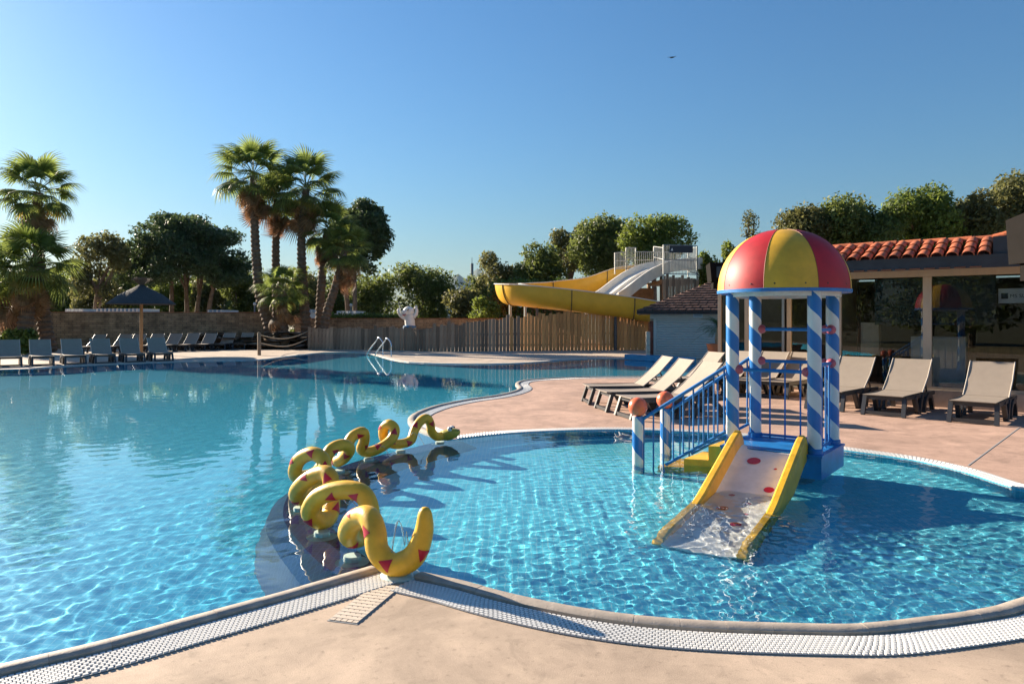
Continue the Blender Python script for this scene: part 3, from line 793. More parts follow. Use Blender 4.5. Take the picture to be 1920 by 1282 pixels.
M['stone'] = stone_mat(); M['terracotta'] = mat('terracotta_cap', (.30, .12, .06), .8, var=.3, vscale=3)
M['rock'] = mat('planter_rock', (.25, .19, .14), .9, var=.4, vscale=3, bump=.6, bscale=6)
def wall(a, c, h, label):
    a, c = Vector(a), Vector(c); d = (c - a); L = d.length; d.normalize(); nn2 = Vector((d.y, -d.x, 0))
    root = tag(empty('stone_wall', a), label, 'wall')
    MB().obox((a + c) / 2 + ZV * h / 2, d, nn2, ZV, L / 2, .15, h / 2).build('masonry', M['stone'], root)
    for k in range(int(L / .5)):
        MB().obox(a + d * (.25 + .5 * k) + ZV * (h + .02), d, nn2, ZV, .243, .19, .025).build('cap_tile', M['terracotta'], root)
wall((-39, 39.5, 0), (-14.6, 45.2, 0), 2.15, 'long stone boundary wall with terracotta cap behind the loungers')
wall((-14.4, 47.5, 0), (2.5, 47.5, 0), 1.78, 'lower stone wall with terracotta cap behind the palms and plank fence')
for i, (x, y, r) in enumerate(((522, 646, .5), (545, 648, .6), (566, 650, .5), (534, 636, .55), (558, 638, .5), (610, 640, .6), (590, 640, .6))):
    c = G(x, y + 4); c.y = 43.2; b = MB(); rs = random.Random(i)
    b.sphere((c.x, c.y, .32 + .2 * (i % 2)), r, 12, 8, (1.25, .8, .75))
    b.v = [tuple(q * (1 + rs.uniform(-.05, .05)) for q in p) for p in b.v]
    tag(b.build('planter_rock', M['rock'], None, smooth='all', origin=(c.x, c.y, 0)), 'rounded brown boulder edging the palm planter', 'rock', 'boulders around the palm planter')

# ------------------------------------------------------------------ thatched parasol
def parasol():
    base = G(265, 664); Y = base.y; s = Y / F
    root = tag(empty('thatched_parasol', base), 'dark thatched parasol on a round wooden pole among the loungers', 'parasol')
    M['pole_wood'] = mat('pole_wood', (.42, .22, .09), .6, var=.3, vscale=5, stretch=(4, 4, .6))
    M['thatch'] = mat('dark_thatch', (.06, .062, .065), .9, var=.5, vscale=30, stretch=(1, 1, .15), bump=.8, bscale=60)
    M['straw'] = mat('grey_straw', (.16, .12, .09), .9, var=.4, vscale=20)
    ez, az = H + 33 * s, H + 66 * s; R = 58 * s
    MB().tube([base, (base.x, base.y, az - .05)], .075, 14).build('pole', M['pole_wood'], root, smooth=True)
    can = MB().lathe((base.x, base.y, 0), [(R * .98, ez - .12), (R * 1.02, ez - .09), (R * .96, ez), (R * .62, ez + (az - ez) * .46), (R * .3, ez + (az - ez) * .76), (.1, az), (.05, az - .1), (R * .6, ez + (az - ez) * .3), (R * .95, ez - .1)], 40, caps=False).build('canopy', M['thatch'], root, smooth=True)
    rs = random.Random(3); b = MB()
    for k in range(420):
        a = rs.uniform(0, 2 * math.pi); d = Vector((math.cos(a), math.sin(a), 0)); w_ = Vector((-d.y, d.x, 0)) * .012
        r0 = R * rs.uniform(.9, 1.0); z0 = ez - .02; ln = rs.uniform(.08, .22)
        p0 = base + d * r0 + ZV * z0; p1 = base + d * (r0 + ln * .75) + ZV * (z0 - ln * .55); b.add([p0 - w_, p0 + w_, p1], [(0, 1, 2)])
    fr = b.build('thatch_fringe', M['thatch'], can, recalc=False)
    b = MB()
    for k in range(260):
        a = rs.uniform(0, 2 * math.pi); d = Vector((math.cos(a), math.sin(a), 0)); w_ = Vector((-d.y, d.x, 0)) * .012
        p0 = base + d * .05 + ZV * (az - .04); o = rs.uniform(.2, .62); p1 = base + d * o * .75 + ZV * (az + .1 + .28 * rs.uniform(.3, 1)); p2 = base + d * o + ZV * (az + .1 + .3 * rs.uniform(.3, 1))
        b.add([p0 - w_, p0 + w_, p1 + w_, p1 - w_, p2], [(0, 1, 2, 3), (3, 2, 4)])
    b.build('straw_tuft', M['straw'], can, recalc=False)
parasol()

# ------------------------------------------------------------------ rope barrier, ladder, statue
M['post_wood'] = mat('post_wood', (.27, .18, .11), .8, var=.3, vscale=4); M['rope'] = mat('rope', (.45, .36, .25), .9)
rb = G(486, 666); root = tag(empty('rope_barrier', rb), 'wooden post with two sagging ropes tied to the plank fence', 'barrier')
MB().tube([rb, rb + ZV * 1.05, rb + ZV * 1.12], [.085, .085, .05], 12).build('post', M['post_wood'], root, smooth=True)
for za, zb in ((1.0, 1.05), (.62, .62)):
    a, c = rb + ZV * za, G(577, 655.5) + ZV * zb; pts = [a.lerp(c, t / 16) - ZV * (.30 * math.sin(math.pi * t / 16)) for t in range(17)]
    MB().tube(pts, .022, 8).build('rope', M['rope'], root, smooth='all')
lad = tag(empty('pool_ladder', G(712, 667)), 'stainless steel pool ladder with two curved handrails at the far edge', 'ladder')
for dx, dy in ((0, 0), (15.5, 1.2)):
    f0, t0, b0 = P(689 + dx, 661.5 + dy, 35.0 - dy * .8), P(710 + dx, 633 + dy, 34.4 - dy * .8), P(718 + dx, 669.5 + dy, 34.0 - dy * .8)
    t1 = P(717.5 + dx, 642 + dy, 34.1 - dy * .8); lo = f0 + Vector((0, 0, -.9)); f0b = f0 + Vector((0, 0, -.3))
    MB().tube(catmull([lo, f0b, f0, f0.lerp(t0, .75), t0, t1, t1.lerp(b0, .5), Vector((b0.x, b0.y, 0))], 6), .028, 10).build('handrail', M['chrome'], lad, smooth='all')
for k in range(3):
    a = P(689, 661.5, 35.0); c = P(704.5, 662.7, 34.0); MB().tube([Vector((a.x, a.y, -.25 - .28 * k)), Vector((c.x, c.y, -.25 - .28 * k))], .04, 8).build('rung', M['chrome'], lad)

# white cartoon-like whale statue beyond the fence
M['statue_white'] = mat('statue_white', (.78, .75, .70), .5, var=.2, vscale=4); M['statue_blue'] = mat('statue_blue', (.02, .13, .28), .5)
s0 = P(768, 614, 44.5); sc_ = 44.5 / F
st = tag(empty('whale_statue', (s0.x, 44.5, 0)), 'white smiling whale statue in blue shorts with raised arms beyond the fence', 'statue')
def SP(px, py, dy=0): return P(px, py, 44.5 + dy)
MB().tube(catmull([(s0.x, 44.5, 0), SP(768, 628), SP(769, 612), SP(768, 600), SP(767, 590)], 5), [.34] * 6 + [.34] * 5 + [.31] * 5 + [.28] * 5, 18).build('torso', M['statue_white'], st, smooth='all')
hd = MB().sphere(SP(766, 584), .34, 20, 14, (1.05, .9, .95)).build('head', M['statue_white'], st, smooth='all')
MB().tube([SP(764, 585, -.1), SP(757, 586, -.15), SP(752.5, 585, -.15)], [.22, .17, .07], 14).build('snout', M['statue_white'], hd, smooth='all')
MB().sphere(SP(764.5, 580.5, -.36), .06, 10, 8).build('eye', M['black'], hd, smooth='all')
MB().tube([SP(755, 590, -.28), SP(758, 591, -.34), SP(761, 589, -.38)], .035, 8).build('mouth', M['pinkcap'], hd, smooth='all')
for pth in (((760, 597), (752, 591), (748, 585), (748, 581)), ((775, 595), (780, 588), (781, 582), (780, 577))):
    ar = MB().tube(catmull([SP(*p) for p in pth], 4), [.13] * 5 + [.11] * 5 + [.09] * 3, 12).build('arm', M['statue_white'], st, smooth='all')
    e = pth[-1]
    for q in ((-3.5, 1.5), (-1.2, -3), (2.2, -3.2)):
        MB().tube([SP(e[0], e[1]), SP(e[0] + q[0], e[1] + q[1])], [.07, .045], 8).build('finger', M['statue_white'], ar, smooth='all')
MB().lathe((s0.x, 44.5, SP(768, 616).z), [(.40, -1.0), (.42, 0), (.40, .16), (.33, .2)], 20).build('shorts', M['statue_blue'], st, smooth=True)
def text_mesh(cu):
    tmp = bpy.data.objects.new('tmp_text', cu); COL.objects.link(tmp); bpy.context.view_layer.update()
    me = bpy.data.meshes.new_from_object(tmp.evaluated_get(bpy.context.evaluated_depsgraph_get())); me.name = 'lettering'
    bpy.data.objects.remove(tmp); o = bpy.data.objects.new('lettering', me); COL.objects.link(o); return o
# ------------------------------------------------------------------ yellow flume slide, wavy slide and tower
M['flume'] = mat('yellow_gelcoat', (.72, .42, .035), .38, var=.15, vscale=1.2)
M['flume_white'] = mat('white_gelcoat', (.70, .66, .58), .45, var=.15, vscale=2)
M['seam'] = mat('flume_seam', (.10, .08, .04), .7)
M['galv'] = mat('galvanised_steel', (.42, .42, .40), .45, metal=.6, var=.15, vscale=8)
M['dark_post'] = mat('dark_steel_post', (.07, .075, .08), .5)
def flume():
    root = tag(empty('flume_slide', (3.6, 40, 0)), 'yellow open flume water slide looping above the plank fence', 'water slide')
    YF, YB = 40.3, 46.2
    pts = [P(1252, 574, YF), P(1218, 568, YF), P(1167, 560, YF), P(1119, 554, YF), P(1060, 547, YF), P(1000, 541, YF), P(972, 538, YF + .35), P(953, 536.5, YF + 1.6), P(955, 535.5, YF + 3.4),
           P(978, 535, YB - .6), P(1020, 534, YB), P(1060, 530, YB), P(1097, 525, YB), P(1130, 514, YB), P(1152, 507, YB), P(1178, 503, YB), P(1215, 502, YB)]
    path = resample(catmull(pts, 8), .25); R = .74; nA = 16
    nr = side(path)
    V = []; Fs = []; prof = []
    for k in range(nA + 1):
        a = math.radians(180 + 180 * k / nA); prof.append((math.cos(a) * R, math.sin(a) * 1.2 + .12))
    for k in range(nA, -1, -1):
        a = math.radians(180 + 180 * k / nA); prof.append((math.cos(a) * (R - .04), math.sin(a) * 1.16 + .12))
    shell = MB().sweep(path, prof, [(q, ZV) for q in nr]).build('trough', M['flume'], root, smooth=True)
    for s in (-1, 1):
        MB().sweep(path, [(s * (R - .09), .10), (s * (R - .09), .15), (s * (R + .07), .15), (s * (R + .07), .10)], [(q, ZV) for q in nr]).build('rim', M['flume_white'], shell)
    d = 0
    for i in range(8, len(path) - 4, 14):
        ring = [path[i] + nr[i] * (a * 1.03) + ZV * ((b_ - .12) * 1.03 + .12) for a, b_ in prof[:nA + 1]]
        MB().tube(ring, .028, 6).build('flange', M['seam'], shell)
    for (x, y, Y) in ((1007, 657, 40.3), (1154, 657.5, 40.3), (1201, 656, 41.5), (957, 655, 43), (985, 655, 46.0), (1100, 655, 46.2)):
        c = P(x, 600, Y); best = min(path, key=lambda p: (p - Vector((c.x, Y, p.z))).length)
        MB().tube([(c.x, Y, 0), (c.x, Y, best.z - .98)], .085, 12).build('support_post', M['dark_post'] if Y < 42 else M['galv'], root, smooth=True)
flume()
# wavy white slide beside it
def wavy():
    top = P(1262, 497, 43.0); root = tag(empty('wavy_slide', (top.x, top.y, 0)), 'white multi-lane wavy slide coming down from the tower', 'water slide')
    cl = [P(1290, 497, 44.8), P(1262, 498, 44.4), P(1232, 503, 43.9), P(1200, 516, 43.3), P(1175, 532, 42.7), P(1152, 550, 42.1), P(1134, 562, 41.6)]
    path = catmull(cl, 6); fr = []
    across = Vector((.51, -.86, 0)).normalized()
    wd = 1.25
    prof = [(-wd, .38), (-wd + .09, .38), (-wd + .18, .03), (-.12, .0), (-.05, .14), (.05, .14), (.12, .0), (wd - .18, .03), (wd - .09, .38), (wd, .38), (wd, -.32), (-wd, -.32)]
    MB().sweep(path, prof, [(across, ZV)] * len(path)).build('lane', M['flume_white'], root, smooth=True)
    for (i, zz) in ((10, 0), (22, 0)):
        p = path[i]; MB().tube([(p.x, p.y + .4, 0), (p.x, p.y + .4, p.z - .3)], .09, 10).build('support_post', M['dark_post'], root)
wavy()
# tower with wood cladding, platform, railings and sign
def tower():
    root = tag(empty('slide_tower', (11.0, 42.5, 0)), 'wood-clad slide tower with galvanised bar railings', 'tower')
    Yt = 41.6; xl, xr = P(1243, 0, Yt).x, P(1311, 0, Yt).x; zt = P(0, 515, Yt).z
    rn = random.Random(8); n_ = 12
    for k in range(n_):
        x0 = xl + (xr - xl) * k / n_; x1 = xl + (xr - xl) * (k + 1) / n_; zz = zt + rn.uniform(-.1, .1) - .25 * k / n_
        MB().box(x0 + .008, x1 - .008, Yt, Yt + .03, .0, zz).build('cladding_plank', M['plank'], root, origin=(x0, Yt, 0))
    MB().box(xl, xr, Yt + .08, Yt + 5, 3.9, 4.08).build('platform', M['post_wood'], root)
    for (x, y) in ((xl + .1, Yt + .2), (xr - .1, Yt + .2), (xl + .1, Yt + 4.8), (xr - .1, Yt + 4.8)):
        MB().tube([(x, y, 0), (x, y, 3.9)], .12, 10).build('tower_post', M['post_wood'], root)
    MB().box(xl - 2.6, xl + .1, Yt + 3.2, Yt + 3.3, 0, 3.7).build('dark_backing', M['post_wood'], root)
    def railing(a, c, z0a, z0c, h, bars, mid=.5, name='railing'):
        a, c = Vector(a), Vector(c); ob = MB()
        for t, zz in ((0, z0a), (1, z0c)):
            p = a.lerp(c, t); ob.tube([(p.x, p.y, zz - .3), (p.x, p.y, zz + h)], .04, 8)
        for f in (.02, mid, 1):
            ob.tube([(a.x, a.y, z0a + h * f), (c.x, c.y, z0c + h * f)], .026, 6)
        r_ = ob.build(name, M['galv'], root)
        for k in range(bars):
            t = (k + 1) / (bars + 1); p = a.lerp(c, t); z0 = z0a + (z0c - z0a) * t
            MB().tube([(p.x, p.y, z0), (p.x, p.y, z0 + h)], .016, 6).build('bar', M['galv'], r_)
    def Z(y, Y): return H - (y - HY) / F * Y
    def XY(px, Y): return ((px - 960) / F * Y, Y, 0)
    railing(XY(1244, 41.6), XY(1307, 41.6), Z(514, 41.6), Z(516, 41.6), Z(459, 41.6) - Z(514, 41.6), 22, .5)
    railing(XY(1307, 41.6), XY(1290, 46.2), Z(514, 41.6), Z(510, 46), 1.55, 12)
    railing(XY(1192, 45.2), XY(1226, 45.6), Z(503, 45.2), Z(503, 45.6), 1.05, 8)
    railing(XY(1153, 45), XY(1174, 45), Z(505, 45), Z(504, 45), 1.05, 7)
    railing(XY(1174, 45), XY(1192, 45.2), Z(504, 45), Z(503, 45), 1.32, 6)
    railing(XY(1226, 45.6), XY(1244, 41.8), Z(502, 45.6), Z(508, 41.8), 1.35, 8)
    railing(XY(1226, 46.2), XY(1290, 46.2), Z(506, 46.2), Z(506, 46.2), 1.15, 18)
    sg = MB().box(XY(1255, 41.5)[0], XY(1299, 41.5)[0], 41.46, 41.5, Z(474, 41.5), Z(461, 41.5)).build('sign_panel', M['sign_navy'], root)
    def txt(s, px, py, size, mat_, par):
        cu = bpy.data.curves.new('lettering', 'FONT'); cu.body = s; cu.size = size; cu.extrude = .002; cu.materials.append(mat_)
        o = text_mesh(cu); o.parent = par
        w_ = P(px, py, 41.45); o.location = w_ - Vector(root.location); o.rotation_euler = (math.radians(90), 0, 0); return o
    txt('ESPACE AQUATIQUE', 1264.5, 467.4, .155, M['sign_white'], sg)
    txt('Water pool', 1264.5, 470.8, .095, M['sign_white'], sg)
    b = MB(); b.add([P(1257.5, 470, 41.45), P(1262, 470, 41.45), P(1260.5, 464.5, 41.45)], [(0, 1, 2)]); b.build('emblem', M['sign_white'], sg, recalc=False)
M['sign_navy'] = mat('sign_navy', (.012, .014, .03), .4); M['sign_white'] = mat('sign_white', (.75, .75, .75), .5)
tower()

# ------------------------------------------------------------------ kiosk
def kiosk():
    Y = 31.6; x0, x1 = P(1218, 0, Y).x, P(1420, 0, Y).x; ez = P(0, 583, Y).z
    root = tag(empty('kiosk', (x0, Y, 0)), 'kiosk with brown shingle roof and closed grey roller shutter', 'kiosk')
    M['shutter'] = mat('shutter_grey', (.52, .51, .48), .5, var=.08, vscale=4); M['brick_red'] = mat('red_brick', (.20, .065, .045), .85, var=.35, vscale=8)
    M['render_wall'] = mat('kiosk_render', (.40, .31, .22), .8, var=.2); M['shingle'] = mat('brown_shingle', (.13, .062, .042), .85, var=.45, vscale=5, isl=.25)
    MB().box(x0 + .02, x1, Y + .02, Y + 4, 0, ez - .1).build('wall', M['render_wall'], root)
    # brick pier on the corner
    bw = .22; rows = int((ez - .45) / .075)
    pier = MB().box(x0, x0 + .155, Y - .05, Y + .015, 0, rows * .075).build('brick_pier', M['brick_red'], root)
    for r in range(rows):
        for k in range(1):
            MB().box(x0 - .004 + .012 * (r % 2), x0 + .150 + .006 * (r % 2), Y - .058, Y - .045, r * .075 + .006, r * .075 + .068).build('brick', M['brick_red'], pier)
    zs = P(0, 597.5, Y).z
    MB().box(x0 + .02, x1, Y - .12, Y + .01, zs, P(0, 582.5, Y).z).build('shutter_box', M['shutter'], root)
    MB().box(x0 + .17, x0 + .30, Y - .07, Y + .015, 0, zs).build('jamb', M['shutter'], root)
    sh = MB().box(x0 + .30, x1 - .2, Y - .012, Y + .012, 0, zs).build('shutter', M['shutter'], root)
    n_ = int(zs / .105)
    for k in range(n_):
        z = .01 + k * .105; xx0, xx1 = x0 + .305, x1 - .205
        b = MB(); b.add([(xx0, Y - .014, z), (xx1, Y - .014, z), (xx1, Y - .048, z + .03), (xx0, Y - .048, z + .03), (xx1, Y - .048, z + .070), (xx0, Y - .048, z + .070), (xx1, Y - .014, z + .102), (xx0, Y - .014, z + .102)],
                        [(0, 1, 2, 3), (3, 2, 4, 5), (5, 4, 6, 7)]); b.build('shutter_slat', M['shutter'], sh)
    nt = MB().box(P(1297, 0, Y).x, P(1314, 0, Y).x, Y - .135, Y - .125, P(0, 595, Y).z, P(0, 583, Y).z).build('notice', M['notice'], root)
    MB().box(P(1304, 0, Y).x, P(1307, 0, Y).x, Y - .138, Y - .1352, P(0, 587, Y).z, P(0, 584, Y).z).build('notice_mark', M['statue_blue'], nt)
    for k in range(3):
        MB().box(P(1299, 0, Y).x, P(1312, 0, Y).x, Y - .138, Y - .1352, P(0, 589.2 + 1.6 * k, Y).z, P(0, 588.6 + 1.6 * k, Y).z).build('notice_line', M['notice_ink'], nt)
    # hip roof with shingle courses
    ov = .55; ax0, ax1, ay0, ay1 = x0 - ov, x1 + ov, Y - ov, Y + 4 + ov; ridge_y = Y + 2; rise = 1.45
    rx0, rx1 = ax0 + 3.6, ax1 - 1.2; rf = empty('roof'); rf.parent = root; rf.location = (0, 0, ez)
    b = MB(); b.add([(ax0, ay0, ez + .002), (ax1, ay0, ez + .002), (ax1, ay1, ez + .002), (ax0, ay1, ez + .002), (rx0, ridge_y, ez + rise), (rx1, ridge_y, ez + rise)], [(0, 1, 5, 4), (2, 3, 4, 5), (3, 0, 4), (1, 2, 5)]); b.build('roof_deck', M['shingle_dark'], rf)
    MB().box(ax0, ax1, ay0, ay1, ez - .14, ez).build('fascia', M['shingle_dark'], rf)
    nc = 13; rs = random.Random(5)
    for k in range(nc):
        t0, t1 = k / nc, (k + 1) / nc
        def L(t, o=0): return (ax0 + (rx0 - ax0) * t, ax1 + (rx1 - ax1) * t, ay0 + (ridge_y - ay0) * t, ay1 + (ridge_y - ay1) * t, ez + rise * t + o)
        a, c = L(t0, .045), L(t1, .012)
        for (p0, p1, q0, q1) in (((a[0], a[2]), (a[1], a[2]), (c[0], c[2]), (c[1], c[2])), ((a[0], a[3]), (a[0], a[2]), (c[0], c[3]), (c[0], c[2]))):
            d = Vector((p1[0] - p0[0], p1[1] - p0[1], 0)); Ls = d.length; ns_ = max(1, int(Ls / .34)); b = MB()
            for j in range(ns_):
                s0_, s1_ = j / ns_ + .004, (j + 1) / ns_ - .004; zz = rs.uniform(0, .018)
                def pt(p, q, s, z): return (p[0] + (q[0] - p[0]) * s, p[1] + (q[1] - p[1]) * s, z)
                V = [pt(p0, p1, s0_, a[4] + zz), pt(p0, p1, s1_, a[4] + zz), pt(q0, q1, s1_, c[4]), pt(q0, q1, s0_, c[4]), pt(p0, p1, s0_, a[4] - .05), pt(p0, p1, s1_, a[4] - .05)]
                b.add(V, [(0, 1, 2, 3), (4, 5, 1, 0)])
            tag(b.build('shingle_course', M['shingle'], rf, recalc=False), kind='stuff')
    root.rotation_euler = (0, 0, math.radians(-11))
    # stacked boxes added in place of the sunlit strip of side wall
    for k in range(4):
        c0 = P(1211.5, 0, Y - .2).x; b = MB(); z = .30 * k
        b.box(c0, c0 + .16, Y - .3, Y - .1, z, z + .29, .01)
        tag(b.build('wall_strip_box', M['beige_grate'], None), 'beige box standing in for the sunlit wall strip, %s at the kiosk corner' % ('lowest', 'second lowest', 'second from the top', 'topmost')[k], 'stand-in', 'boxes standing in for the sunlit kiosk wall')
M['shingle_dark'] = mat('dark_eave', (.035, .025, .022), .8); M['notice'] = mat('notice_paper', (.45, .60, .72), .5); M['notice_ink'] = mat('notice_ink', (.12, .2, .3), .6)
kiosk()
# blue end wall of the inlet below the kiosk
ew = MB(); e0, e1_ = G(1178, 674), G(1300, 682)
ew.obox((e0 + e1_) / 2 + Vector((0, .1, .12)), (e1_ - e0).normalized(), Vector((-(e1_ - e0).normalized().y, (e1_ - e0).normalized().x, 0)), ZV, (e1_ - e0).length / 2, .2, .11)
M['blue_wall'] = mat('blue_pool_wall', (.02, .24, .42), .5, var=.2, vscale=3)
tag(ew.build('inlet_wall', M['blue_wall'], None), 'low blue wall at the pool end in front of the kiosk', 'wall')

# ------------------------------------------------------------------ glazed building with tiled roof
FA = Vector((.8, -.6, 0)); FN = Vector((.6, .8, 0)); F0 = Vector((8.41, 13.98, 0))
def FP(u, v, z): return F0 + FA * u + FN * v + ZV * z
M['cream'] = mat('cream_wood', (.55, .43, .30), .55, var=.1, vscale=3, stretch=(4, 4, .6)); M['plinth'] = mat('plinth_concrete', (.40, .33, .26), .85, var=.25, vscale=4, bump=.2)
M['dark_fascia'] = mat('dark_fascia', (.035, .037, .045), .55, var=.3, vscale=3); M['tile'] = mat('clay_tile', (.42, .11, .04), .75, var=.4, vscale=6, isl=.25)
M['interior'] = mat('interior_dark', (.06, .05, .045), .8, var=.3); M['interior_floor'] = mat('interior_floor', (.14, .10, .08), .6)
M['blackpanel'] = mat('black_blind', (.006, .006, .007), .4); M['alu'] = mat('grey_alu', (.30, .31, .32), .4, metal=.5)
def glass_mat():
    m, n, l, b = nm('window_glass'); n.remove(b); tr = n.new('ShaderNodeBsdfTransparent'); tr.inputs[0].default_value = (.80, .85, .86, 1); gl = n.new('ShaderNodeBsdfGlossy'); gl.inputs['Roughness'].default_value = 0
    fr = n.new('ShaderNodeFresnel'); fr.inputs['IOR'].default_value = 1.5; mx = n.new('ShaderNodeMixShader')
    l.new(fr.outputs[0], mx.inputs[0]); l.new(tr.outputs[0], mx.inputs[1]); l.new(gl.outputs[0], mx.inputs[2]); l.new(mx.outputs[0], n['Material Output'].inputs[0]); return m
M['glass'] = glass_mat()
def building():
    root = tag(empty('pool_restaurant', FP(0, 2, 0)), 'glazed poolside building with cream posts and a terracotta tile roof', 'building')
    def bx(u0, u1, v0, v1, z0, z1, name, m, par=root):
        return MB().obox(FP((u0 + u1) / 2, (v0 + v1) / 2, (z0 + z1) / 2), FA, FN, ZV, (u1 - u0) / 2, (v1 - v0) / 2, (z1 - z0) / 2).build(name, m, par)
    UL, UM, UR, VB = -5.3, -1.98, 3.2, 2.0
    bx(UM, UR, -.05, .28, 0, .33, 'plinth', M['plinth']); bx(UL, UM - .002, VB - .05, VB + .28, 0, .06, 'threshold', M['plinth'])
    bx(UM, UR, -.01, .12, .332, .392, 'sill', M['cream'])
    bx(UM, UR, -.02, .14, 2.56, 2.70, 'top_beam', M['cream']); bx(UL, UM - .16, VB - .02, VB + .14, 2.56, 2.70, 'top_beam', M['cream'])
    for u, w_, m, v in ((-5.22, .09, 'cream', VB), (-4.51, .10, 'cream', VB), (-3.60, .06, 'alu', VB), (-3.46, .10, 'cream', VB), (-2.20, .08, 'alu', VB), (-1.90, .14, 'cream', 0), (-.25, .15, 'cream', 0), (1.6, .15, 'cream', 0), (3.1, .15, 'cream', 0)):
        bx(u - w_ / 2, u + w_ / 2, v - .012, v + .13, .393 if v == 0 else .062, 2.557, 'window_post', M[m])
    for u0, u1, v in ((-5.16, -4.57, VB), (-4.44, -3.64, VB), (-3.40, -2.25, VB), (-1.80, -.34, 0), (-.16, 1.51, 0), (1.69, 3.0, 0)):
        bx(u0 - .02, u1 + .02, v + .05, v + .058, .395 if v == 0 else .064, 2.556, 'window_pane', M['glass'])
    bx(UM - .04, UM + .04, .30, VB + .1, 0, 2.69, 'side_wall', M['cream'])
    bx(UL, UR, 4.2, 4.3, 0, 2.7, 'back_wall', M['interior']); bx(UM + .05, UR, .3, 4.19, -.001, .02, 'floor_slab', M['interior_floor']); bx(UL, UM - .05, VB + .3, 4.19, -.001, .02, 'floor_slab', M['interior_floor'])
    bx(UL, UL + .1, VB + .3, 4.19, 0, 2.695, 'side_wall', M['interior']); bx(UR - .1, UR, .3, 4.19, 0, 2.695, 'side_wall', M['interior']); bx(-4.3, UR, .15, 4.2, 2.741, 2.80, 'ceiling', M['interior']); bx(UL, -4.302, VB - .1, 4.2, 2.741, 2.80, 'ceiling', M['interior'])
    bx(-1.22, .87, .17, .20, 1.60, 2.55, 'roller_blind', M['blackpanel'])
    sg = bx(.90, 1.58, .3, .33, 2.02, 2.30, 'shop_sign', M['sign_white']); lb = MB().obox(FP(1.00, .295, 2.16), FA, FN, ZV, .055, .003, .055).build('sign_label', M['sign_navy'], sg)
    cu = bpy.data.curves.new('lettering', 'FONT'); cu.body = 'MS SUCRÓ'; cu.size = .095; cu.extrude = .002; cu.materials.append(M['sign_navy'])
    t = text_mesh(cu); t.parent = root; t.location = FP(1.08, .29, 2.125) - Vector(root.location)
    t.rotation_euler = (math.radians(90), 0, math.atan2(FA.y, FA.x))
    # fascia, gutter and tile roof
    bx(-4.3, 2.0, -.62, -.56, 2.66, 2.90, 'fascia_board', M['dark_fascia']); bx(-4.3, 2.0, -.558, .1, 2.703, 2.738, 'soffit', M['dark_fascia'])
    bx(.86, 1.15, -.56, .6, 2.74, 3.22, 'end_wall', M['dark_fascia'])
    rise, run = .36, 1.15
    pitch = .245; ncol = 19; rn = random.Random(6); rf = bx(-3.5, .85, -.50, 1.6, 2.86, 2.90, 'roof', M['terracotta']); sl_ = rise / run
    slope = (FN + ZV * sl_).normalized(); nrm = slope.cross(FA).normalized(); nrm = nrm if nrm.z > 0 else -nrm
    def tile(p0, ax, acr, up, Ln, r0, r1, nme='roof_tile', m='tile'):
        V = []; nA = 8
        for s, r in ((0, r0), (1, r1)):
            for rr in (r, r - .014):
                for k in range(nA + 1):
                    a = math.pi * k / nA; V.append(p0 + ax * Ln * s + acr * (math.cos(a) * rr) + up * (math.sin(a) * rr * .8))
        n1 = nA + 1; Fs = []
        for k in range(nA):
            Fs += [(k, k + 1, 2 * n1 + k + 1, 2 * n1 + k), (n1 + k, 3 * n1 + k, 3 * n1 + k + 1, n1 + k + 1), (k, n1 + k, n1 + k + 1, k + 1)]
        b = MB(); b.add(V, Fs); return b.build(nme, M[m], rf, smooth=True)
    for c in range(ncol):
        u = .72 - pitch * c
        for r in range(3):
            base_ = FP(u, -.68, 2.885) + slope * (.40 * r) + nrm * (.012 * r + rn.uniform(0, .008)) + FA * rn.uniform(-.008, .008)
            tile(base_, slope, FA, nrm, .46, .105, .088)
            if r == 0: pass
        MB().obox(FP(u - pitch / 2, .0, 2.885) + slope * -.1, FA, slope, nrm, pitch * .36, .62, .006).build('under_tile', M['terracotta'], rf)
    rd0 = FP(.9, .50, 3.26)
    for k in range(11):
        tile(rd0 - FA * (.44 * k), -FA, FN, ZV, .47, .125, .105, 'ridge_tile')
    for k in range(5):
        tile(FP(.80, .5 - .0, 3.27) + (FA * .5 + ZV * .12 - FN * .0) * (.36 * k), (FA * .97 + ZV * .24).normalized(), FN, ZV, .40, .12, .10, 'verge_tile')
    bx(.9, 2.4, .2, .9, 2.9, 3.3, 'verge_wall', M['dark_fascia'])
    MB().obox(FP(-1.3, 1.6, 3.0), FA, FN, ZV, 2.2, 1.1, .18).build('roof_back', M['terracotta'], rf)
    return root
building()
def inside():
    def bx(u0, u1, v0, v1, z0, z1, name, m, label, cat):
        c = FP((u0 + u1) / 2, (v0 + v1) / 2, z0); b = MB(); b.obox(FP((u0 + u1) / 2, (v0 + v1) / 2, (z0 + z1) / 2), FA, FN, ZV, (u1 - u0) / 2, (v1 - v0) / 2, (z1 - z0) / 2)
        return tag(b.build(name, m, None, origin=c), label, cat)
    bx(-.7, .3, 1.2, 1.7, .02, 1.35, 'white_cabinet', M['white'], 'white cabinet standing behind the window glass', 'cabinet')
    bx(.25, 2.0, 1.6, 2.2, .02, 1.15, 'bar_counter', M['plank_warm'], 'brown wooden bar counter inside the glazed building', 'counter')
    bx(-1.55, -1.2, .5, .75, .95, 1.65, 'hanging_menu', M['cream'], 'cream menu board hung behind the window glass', 'menu board')
inside()
